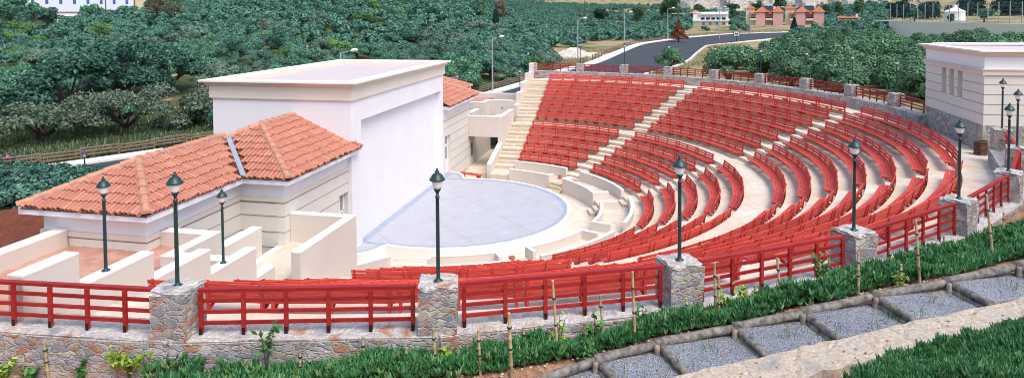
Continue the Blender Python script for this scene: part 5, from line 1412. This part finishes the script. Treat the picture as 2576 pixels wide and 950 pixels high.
for i in range(len(LP)-1):
    m_ = MB(); a, b_ = LPA[i]+(LPA[i]-LPA[i+1])*.06, LPA[i+1]
    jlog(m_, (a[0],a[1],a[2]-.01), (b_[0],b_[1],b_[2]-.03), .075, seed=i)
    if i % 2: jlog(m_, (a[0]+N_[i][0]*.07,a[1]+N_[i][1]*.07,a[2]-.13), (b_[0]+N_[i][0]*.07,b_[1]+N_[i][1]*.07,b_[2]-.16), .06, seed=i+40)
    o = m_.build('edge_log', M['greylog'], None, True, label='weathered grey edging log between ice plants and gravel ' + WHERE[i], cat='log', group='edging logs of the path')
    if i:
        m_ = MB(); f = T_[i]*.30
        c = CP[i]; jlog(m_, (LPA[i][0]+N_[i][0]*.03, LPA[i][1]+N_[i][1]*.03, LPA[i][2]-.055), (c[0]+f[0]*.0, c[1]+f[1]*.0, c[2]-.06), .068, seed=i+80)
        jlog(m_, (LPA[i][0]+N_[i][0]*.05-T_[i][0]*.03, LPA[i][1]+N_[i][1]*.05-T_[i][1]*.03, LPA[i][2]-.15), (c[0]-T_[i][0]*.03, c[1]-T_[i][1]*.03, c[2]-.17), .06, seed=i+120)
        m_.build('step_log', M['greylog'], None, True, label='weathered grey log laid across the gravel path as a step ' + WHERE[i], cat='log', group='step logs of the path')
        m_ = MB(); q = LPA[i]+np.array([*(N_[i]*.10-T_[i]*.10), 0]); jlog(m_, (q[0],q[1],q[2]-.4), (q[0],q[1],q[2]+.0), .05, seed=i+160)
        m_.build('log_peg', M['oldwood'], None, True, label='short upright log peg holding the step ' + WHERE[i], cat='peg', group='upright pegs of the path')
cw = thing('path_wall', 'flat mortared stone wall top along the lower side of the gravel path', 'stone wall', (0,0,3.5))
m_ = MB()
DD = np.arange(0, len(LP)-1+.001, .125); E1, E2 = [], []
for s in DD:
    i = min(int(s), len(LP)-2); f = s-i
    c = CP[i]*(1-f)+CP[i+1]*f; d = DP[i]*(1-f)+DP[i+1]*f; nn = N_[i]*(1-f)+N_[i+1]*f
    E1.append((*(c[:2]+nn*rng.uniform(-.03,.02)), c[2]-.045+rng.uniform(-.012,.012)-3.5)); E2.append((*(d[:2]+nn*rng.uniform(-.05,.05)), d[2]-.03+rng.uniform(-.012,.012)-3.5))
for i in range(len(DD)-1):
    a, b_, c, d = E1[i], E2[i], E2[i+1], E1[i+1]
    lo = lambda p: (p[0], p[1], p[2]-.7)
    m_.face([a, b_, c, d]); m_.face([lo(a), a, d, lo(d)]); m_.face([b_, lo(b_), lo(c), c])
M['pathcap'] = stone_mat('buff_mortared_wall_top', 1.9, (0.54,0.455,0.355), 1.0, .30, .42)
me = m_.mesh('wall', M['pathcap']); link('wall', me, cw)

# ------------------------------------------------------------------ ice plants
def offwall(p):
    r = math.hypot(p[0], p[1])
    if r < 24.0:
        x, y = p[0]*24.02/r, p[1]*24.02/r; return np.array([x, y, ground(x, y)])
    return p
def iceplants(name, sampler, n, seed):
    rs = np.random.default_rng(seed); V, MI = [], []
    for _ in range(n):
        x, y, sc = sampler(rs)
        mound = max(0, (.15 if math.hypot(x,y) > 24.6 else .24)+.11*gnoise(x*.9, y*.9)+.05*gnoise(x*2.3, y*2.3)); z = ground(x, y); m = int(rs.integers(5,9)); pale = rs.random() < .10
        hz = z+rs.uniform(.1, 1.0)*mound; ax, ay = rs.normal(0,.45,2)
        for k in range(m):
            t = rs.uniform(.1,1.15); a = rs.uniform(0,6.283); L = sc*rs.uniform(.06,.125); w = sc*rs.uniform(.012,.020)
            u = np.array([math.sin(t)*math.cos(a)+ax*.5, math.sin(t)*math.sin(a)+ay*.5, math.cos(t)+.12]); u /= np.linalg.norm(u)
            sd = np.cross(u, [0,0,1.0]); sd /= max(1e-6, np.linalg.norm(sd)); q = np.cross(u, sd)
            b0 = np.array([x,y,hz])+u*.02; m1 = b0+u*L*.55; t1 = b0+u*L+np.array([0,0,.35*L*math.sin(t)])
            A = [b0+sd*w, b0-sd*w*.6+q*w*.8, b0-sd*w*.6-q*w*.8]; B = [m1+sd*w*1.1, m1-sd*w*.66+q*w*.9, m1-sd*w*.66-q*w*.9]
            for i in range(3):
                j = (i+1) % 3
                V += [A[i], A[j], B[j], B[i]]; V += [B[i], B[j], t1+(B[j]-m1)*.15, t1+(B[i]-m1)*.15]
            MI += [int(pale)]*6
    link(name, quad_mesh(name, np.array(V), [M['ice'], M['icepale']], MI), kind='stuff')
gnoise = lambda x, y: math.sin(x*2.3+1)*math.sin(y*2.9)+.5*math.sin(x*5.1)*math.sin(y*4.7+2)
def band(rs):
    while True:
        a = rs.uniform(-83.5, -30); r0 = 23.92; r1 = float(np.interp(a, GA, R_LOG))-.15
        r = rs.uniform(r0, r1); x, y = r*math.cos(R(a)), r*math.sin(R(a))
        f = (r-r0)/(r1-r0); thin = np.interp(a, [-84,-80,-76,-70,-60], [.35,.6,.75,.80,.93])
        if f > thin+.16*gnoise(x,y) and rs.random() < .95: continue
        if a < -79 and rs.random() < .5: continue
        return x, y, 1.0
iceplants('ice_plants', band, 12000, 1)
def bank(rs):
    while True:
        a = rs.uniform(-66, -38); rd = float(np.interp(a, GA, R_LOG))+1.62; r = rd+rs.uniform(0, 5.5)*rs.uniform(.3,1)
        x, y = r*math.cos(R(a)), r*math.sin(R(a)); px, py, w = seen((x, y, ground(x, y)))
        lim = np.interp(px, [1500, 2150, 2260, 2400, 2576, 2800], [1250, 992, 928, 890, 826, 740])
        if py < lim-4 or px > 2720 or py > 1010: continue
        return x, y, 1.0
iceplants('ice_plants', bank, 7500, 2)

# ------------------------------------------------------------------ stakes and saplings
M['bamboo'] = simple('dry_bamboo', (0.46,0.35,0.20), 0.35, 4, rough=.6)
STK = [(918,947,914,847),(761,955,761,882),(783,955,783,900),(1026,950,1022,875),(1002,955,1000,902),(1099,945,1090,825),(1209,945,1204,830),(1287,955,1281,795),(1308,870,1305,787),(1404,905,1391,707),(1503,852,1493,725),(1598,867,1591,685),(1675,780,1668,705),(1784,807,1780,657),(1809,817,1807,697),(1862,772,1863,700),(1967,780,1954,650),(2010,725,2003,650),(2048,727,2046,675),(2159,740,2158,637),(2186,680,2177,612),(2266,735,2266,665),(2314,710,2301,555),(2374,662,2373,595),(2499,662,2478,492),(2526,610,2523,535),(127,950,119,862)]
SLAB = ['left of the lowest ice plants','at the bottom edge, left of a twin','at the bottom edge, right of a twin','at the bottom edge beneath the second pillar','short, at the bottom edge','leaning before the second pillar','by the yellow-green sapling','thick and tallest at the bottom edge','behind the thickest stake','tall, mid slope before the railing','before the leafy twig','leaning tall before the third pillar','against the third pillar','behind the twin tall stakes','right of the twin tall stakes','short, beside dry stalks','tall beside the feathery vine','behind the feathery vine','short with curled leaves','by the fourth pillar, left','by the fourth pillar, right','short above the edging log','tallest before the fourth railing','small, mid slope','tall grey, near the right edge','short, near the fifth railing','thin, before the bare stone wall']
stk_pos = []
for (bx, by, tx, ty), lab in zip(STK, SLAB):
    p = offwall(hit(bx, min(by, 948))); d = (p-CAM) @ fw; h = (by-ty)*d/FPX*1.02; lx = (tx-bx)*d/FPX
    stk_pos.append(p)
    t = thing('bamboo_stake', 'dry bamboo stake ' + lab, 'stake', tuple(p), 0, 'bamboo stakes among the ice plants')
    top = np.array([rt[0]*lx, rt[1]*lx, h]); m_ = MB(); K = 5; P, Q = [], []
    wd = .024 if (bx, by) != (1287, 955) else .030
    for i in range(K+1):
        f = i/K
        for e, q in ((-.012,1.0),(0,1.18),(.012,1.0)):
            P.append(top*(f+e) + np.array([0,0,-.05 if f+e <= 0 else 0])); Q.append(wd*q*(1-.25*f))
    m_.tube(P, Q, 7); m_.build('cane', M['bamboo'], t, True)
    m_ = MB(); 
    for f in (.45, .78): c = top*f; m_.lathe([(wd*1.25,-.012),(wd*1.3,0),(wd*1.25,.012)], 8, tuple(c))
    m_.build('tie', M['green_iron'], t)
def sapling(lab, px, py, h, spread, n, mat, seed, lsize=.07, low=.35, stems=4, lean=(0,0)):
    rs = np.random.default_rng(seed); p = offwall(hit(px, min(py, 948))); t = thing('sapling', lab, 'sapling', tuple(p), 0, 'saplings in the garden strip')
    m_ = MB(); tips = []
    for k in range(stems):
        a = 2*math.pi*k/stems+rs.uniform(-.4,.4); r = spread*rs.uniform(.5,1); z = h*rs.uniform(.65,1)
        m_.tube([(0,0,-.05),(lean[0]*.4+r*.15*math.cos(a),lean[1]*.4+r*.15*math.sin(a),h*.4),(lean[0]+r*.6*math.cos(a),lean[1]+r*.6*math.sin(a),z*.8),(lean[0]+r*math.cos(a),lean[1]+r*math.sin(a),z)], [.013,.010,.006,.003], 5)
        tips.append((a, r, z))
    m_.build('stem', M['bark'], t)
    P, Dn = [], []
    for _ in range(n):
        a, r, z = tips[int(rs.integers(len(tips)))]; f = rs.uniform(low, 1.02)
        c = np.array([lean[0]*f+r*f*f*math.cos(a), lean[1]*f+r*f*f*math.sin(a), z*f]); P.append(c+rs.normal(0,.035,3)); Dn.append(rs.normal(0,1,3)+np.array([0,0,.8]))
    V = leaves(np.array(P), np.array(Dn), lsize, aspect=2.1, jitter=.2, rs=rs); link('foliage', quad_mesh('foliage', V, mat), t)
sapling('yellow-green lime sapling before the stone wall below the first pillar', 345, 942, .62, .34, 150, M['citrus'], 1, .060)
sapling('yellow-green leafy sapling in the bottom left corner', 15, 948, .30, .30, 120, M['citrus'], 2, .06, .1)
sapling('dark green leafy weed at the lower left under the wall', 85, 948, .22, .30, 90, M['midleaf'], 3, .055, .1)
sapling('thin bare sapling with a few leaves before the second railing', 683, 945, .86, .20, 46, M['midleaf'], 4, .06, .5, 3)
sapling('bushy yellow-green sapling at the foot of the second pillar', 1112, 880, .42, .17, 110, M['citrus'], 5, .055, .3)
sapling('yellow-leaved sapling beside the twin tall stakes', 1833, 775, .55, .17, 60, M['citrus'], 6, .055, .5)
sapling('feathery green vine sapling before the third railing', 2068, 745, .78, .16, 150, M['midleaf'], 7, .045, .3)
sapling('green creeper on the first pillar base', 445, 900, .42, .16, 80, M['midleaf'], 8, .045, .2)
sapling('small leafy sapling left of the third tall stake', 1478, 850, .55, .16, 40, M['midleaf'], 9, .055, .4)
sapling('green leafy shoots beside the fifth pillar', 2445, 600, .5, .22, 90, M['midleaf'], 10, .05, .2)
sapling('low flowering weed growing on the gravel step', 1476, 920, .34, .13, 150, M['midleaf'], 11, .035, .1)
sapling('small yellow-green seedling on the edging log', 1542, 870, .22, .06, 26, M['citrus'], 12, .045, .2)
sapling('twining leafy shoots around the tall stake by the fourth pillar', 2305, 700, .62, .10, 60, M['midleaf'], 13, .04, .1)
sapling('leafy shoots on the stake row left of the feathery vine', 2046, 720, .45, .10, 50, M['citrus'], 14, .04, .1)
for k_, (px_, py_, h_, n_, lab_) in enumerate(((1098,925,.45,44,'leafy twig climbing the leaning stake before the second pillar'),(1305,860,.30,30,'leafy twig by the short stake at the first bare soil patch'),(1596,840,.55,50,'leafy twig winding up the leaning tall stake'),(1690,775,.40,46,'green twig at the foot of the third pillar'),(1792,800,.60,64,'yellowish twig winding between the twin tall stakes'),(1960,760,.52,52,'leafy twig on the tall stake left of the feathery vine'),(2165,730,.50,54,'leafy twig on the stake before the fourth pillar'),(2265,725,.34,44,'curled leafy twig on the short stake above the edging log'),(2380,655,.36,44,'leafy twig on the small stake mid slope'),(2490,650,.60,64,'leafy twig winding up the tall grey stake near the right edge'),(1405,890,.62,40,'bare leafy twig beside the tall stake mid slope'),(925,940,.40,36,'leafy twig at the stake by the lowest ice plants'),(215,946,.30,60,'green weed at the foot of the bare stone wall'))):
    sapling(lab_, px_, py_, h_, .11, n_, M['citrus'] if k_ % 3 == 1 else M['midleaf'], 30+k_, .045, .25, 3)
# dead leaves and bits blown on the gravel and the wall top
M['litter'] = leaf_mat('dead_leaves', (0.16,0.07,0.03), (0.42,0.26,0.13), .1)
rs = np.random.default_rng(77); P, Dn = [], []
for _ in range(170):
    i = int(rs.integers(0, len(LP)-1)); f, g = rs.random(), rs.random(); on_wall = rs.random() < .3
    a = LPA[i]*(1-f)+LPA[i+1]*f; nn = N_[i]; q = a[:2]+nn*(rs.uniform(.1,.8) if not on_wall else rs.uniform(.88,1.45))
    zz = (LPA[i,2]+LPA[i+1,2])/2-.078 if not on_wall else a[2]-.025
    P.append((q[0], q[1], zz)); Dn.append((rs.normal(0,.25), rs.normal(0,.25), 1))
link('fallen_leaves', quad_mesh('fallen_leaves', leaves(np.array(P), np.array(Dn), .032, jitter=.1, rs=rs), M['litter']), kind='stuff')
def weeds(rs_):
    i = int(rs_.integers(0, len(LP)-1)); k = int(rs_.integers(0, 3)); f = (.12, .5, .9)[k]+rs_.normal(0,.035); a = LPA[i]*(1-f)+LPA[i+1]*f; q = a[:2]+N_[i]*(.55+.25*math.sin(i*2.1+k*1.7)+rs_.normal(0,.05)); return q[0], q[1]
_c = clear; clear = lambda x, y, r: True
tufts('path_weeds', [weeds], 800, .36, [M['midleaf'], M['straw']], .2, 5, .006)
clear = _c
# scattered stones on the bare soil
r_ = random.Random(9)
mbS = MB()
for _ in range(420):
    px = r_.uniform(1150, 2250); p = None
    a = r_.uniform(-76, -52); rl = float(np.interp(a, GA, R_LOG)); r = rl-r_.uniform(.12,.5) if r_.random() < .6 else rl+1.65+r_.uniform(0,.9)
    x, y = r*math.cos(R(a)), r*math.sin(R(a)); z = ground(x, y); s = r_.uniform(.008,.03)
    mbS.lathe([(s*.7,-s*.3),(s,s*.1),(s*.6,s*.6)], 6, (x, y, z))
mbS.build('pebbles', M['pathcap'], kind='stuff')
# world
w = bpy.data.worlds.new('World'); scene.world = w; w.use_nodes = True
nt = w.node_tree; bg = nt.nodes['Background']
sky = nt.nodes.new('ShaderNodeTexSky'); sky.sky_type = 'NISHITA'; sky.sun_disc = False
SE, SA = R(56), R(-42)     # sun elevation; azimuth of the sun measured from +x
sky.sun_elevation = SE; sky.sun_rotation = math.pi/2-SA
sky.air_density = 1.0; sky.dust_density = 3.0; sky.ozone_density = 1.0
nt.links.new(sky.outputs['Color'], bg.inputs['Color']); bg.inputs['Strength'].default_value = 0.15
sd = bpy.data.lights.new('sun', 'SUN'); sd.energy = 1.05; sd.angle = R(36); sd.color = (1.0, 0.95, 0.88)
so = bpy.data.objects.new('sun', sd); COL.objects.link(so)
so.rotation_euler = Vector((math.cos(SE)*math.cos(SA), math.cos(SE)*math.sin(SA), math.sin(SE))).to_track_quat('Z', 'Y').to_euler()
so.location = (0, 0, 60)
scene.view_settings.view_transform = 'Standard'; scene.view_settings.look = 'None'; scene.view_settings.gamma = 1.0
scene.view_settings.exposure = 0.78
scene.cycles.use_denoising = True; scene.cycles.denoising_prefilter = 'ACCURATE'; scene.cycles.filter_width = 1.0
scene.cycles.max_bounces = 6; scene.cycles.diffuse_bounces = 3; scene.cycles.transmission_bounces = 4

for o in scene.objects:
    if o.parent is None and o.get('label') and not o.get('kind'): o['kind'] = 'thing'
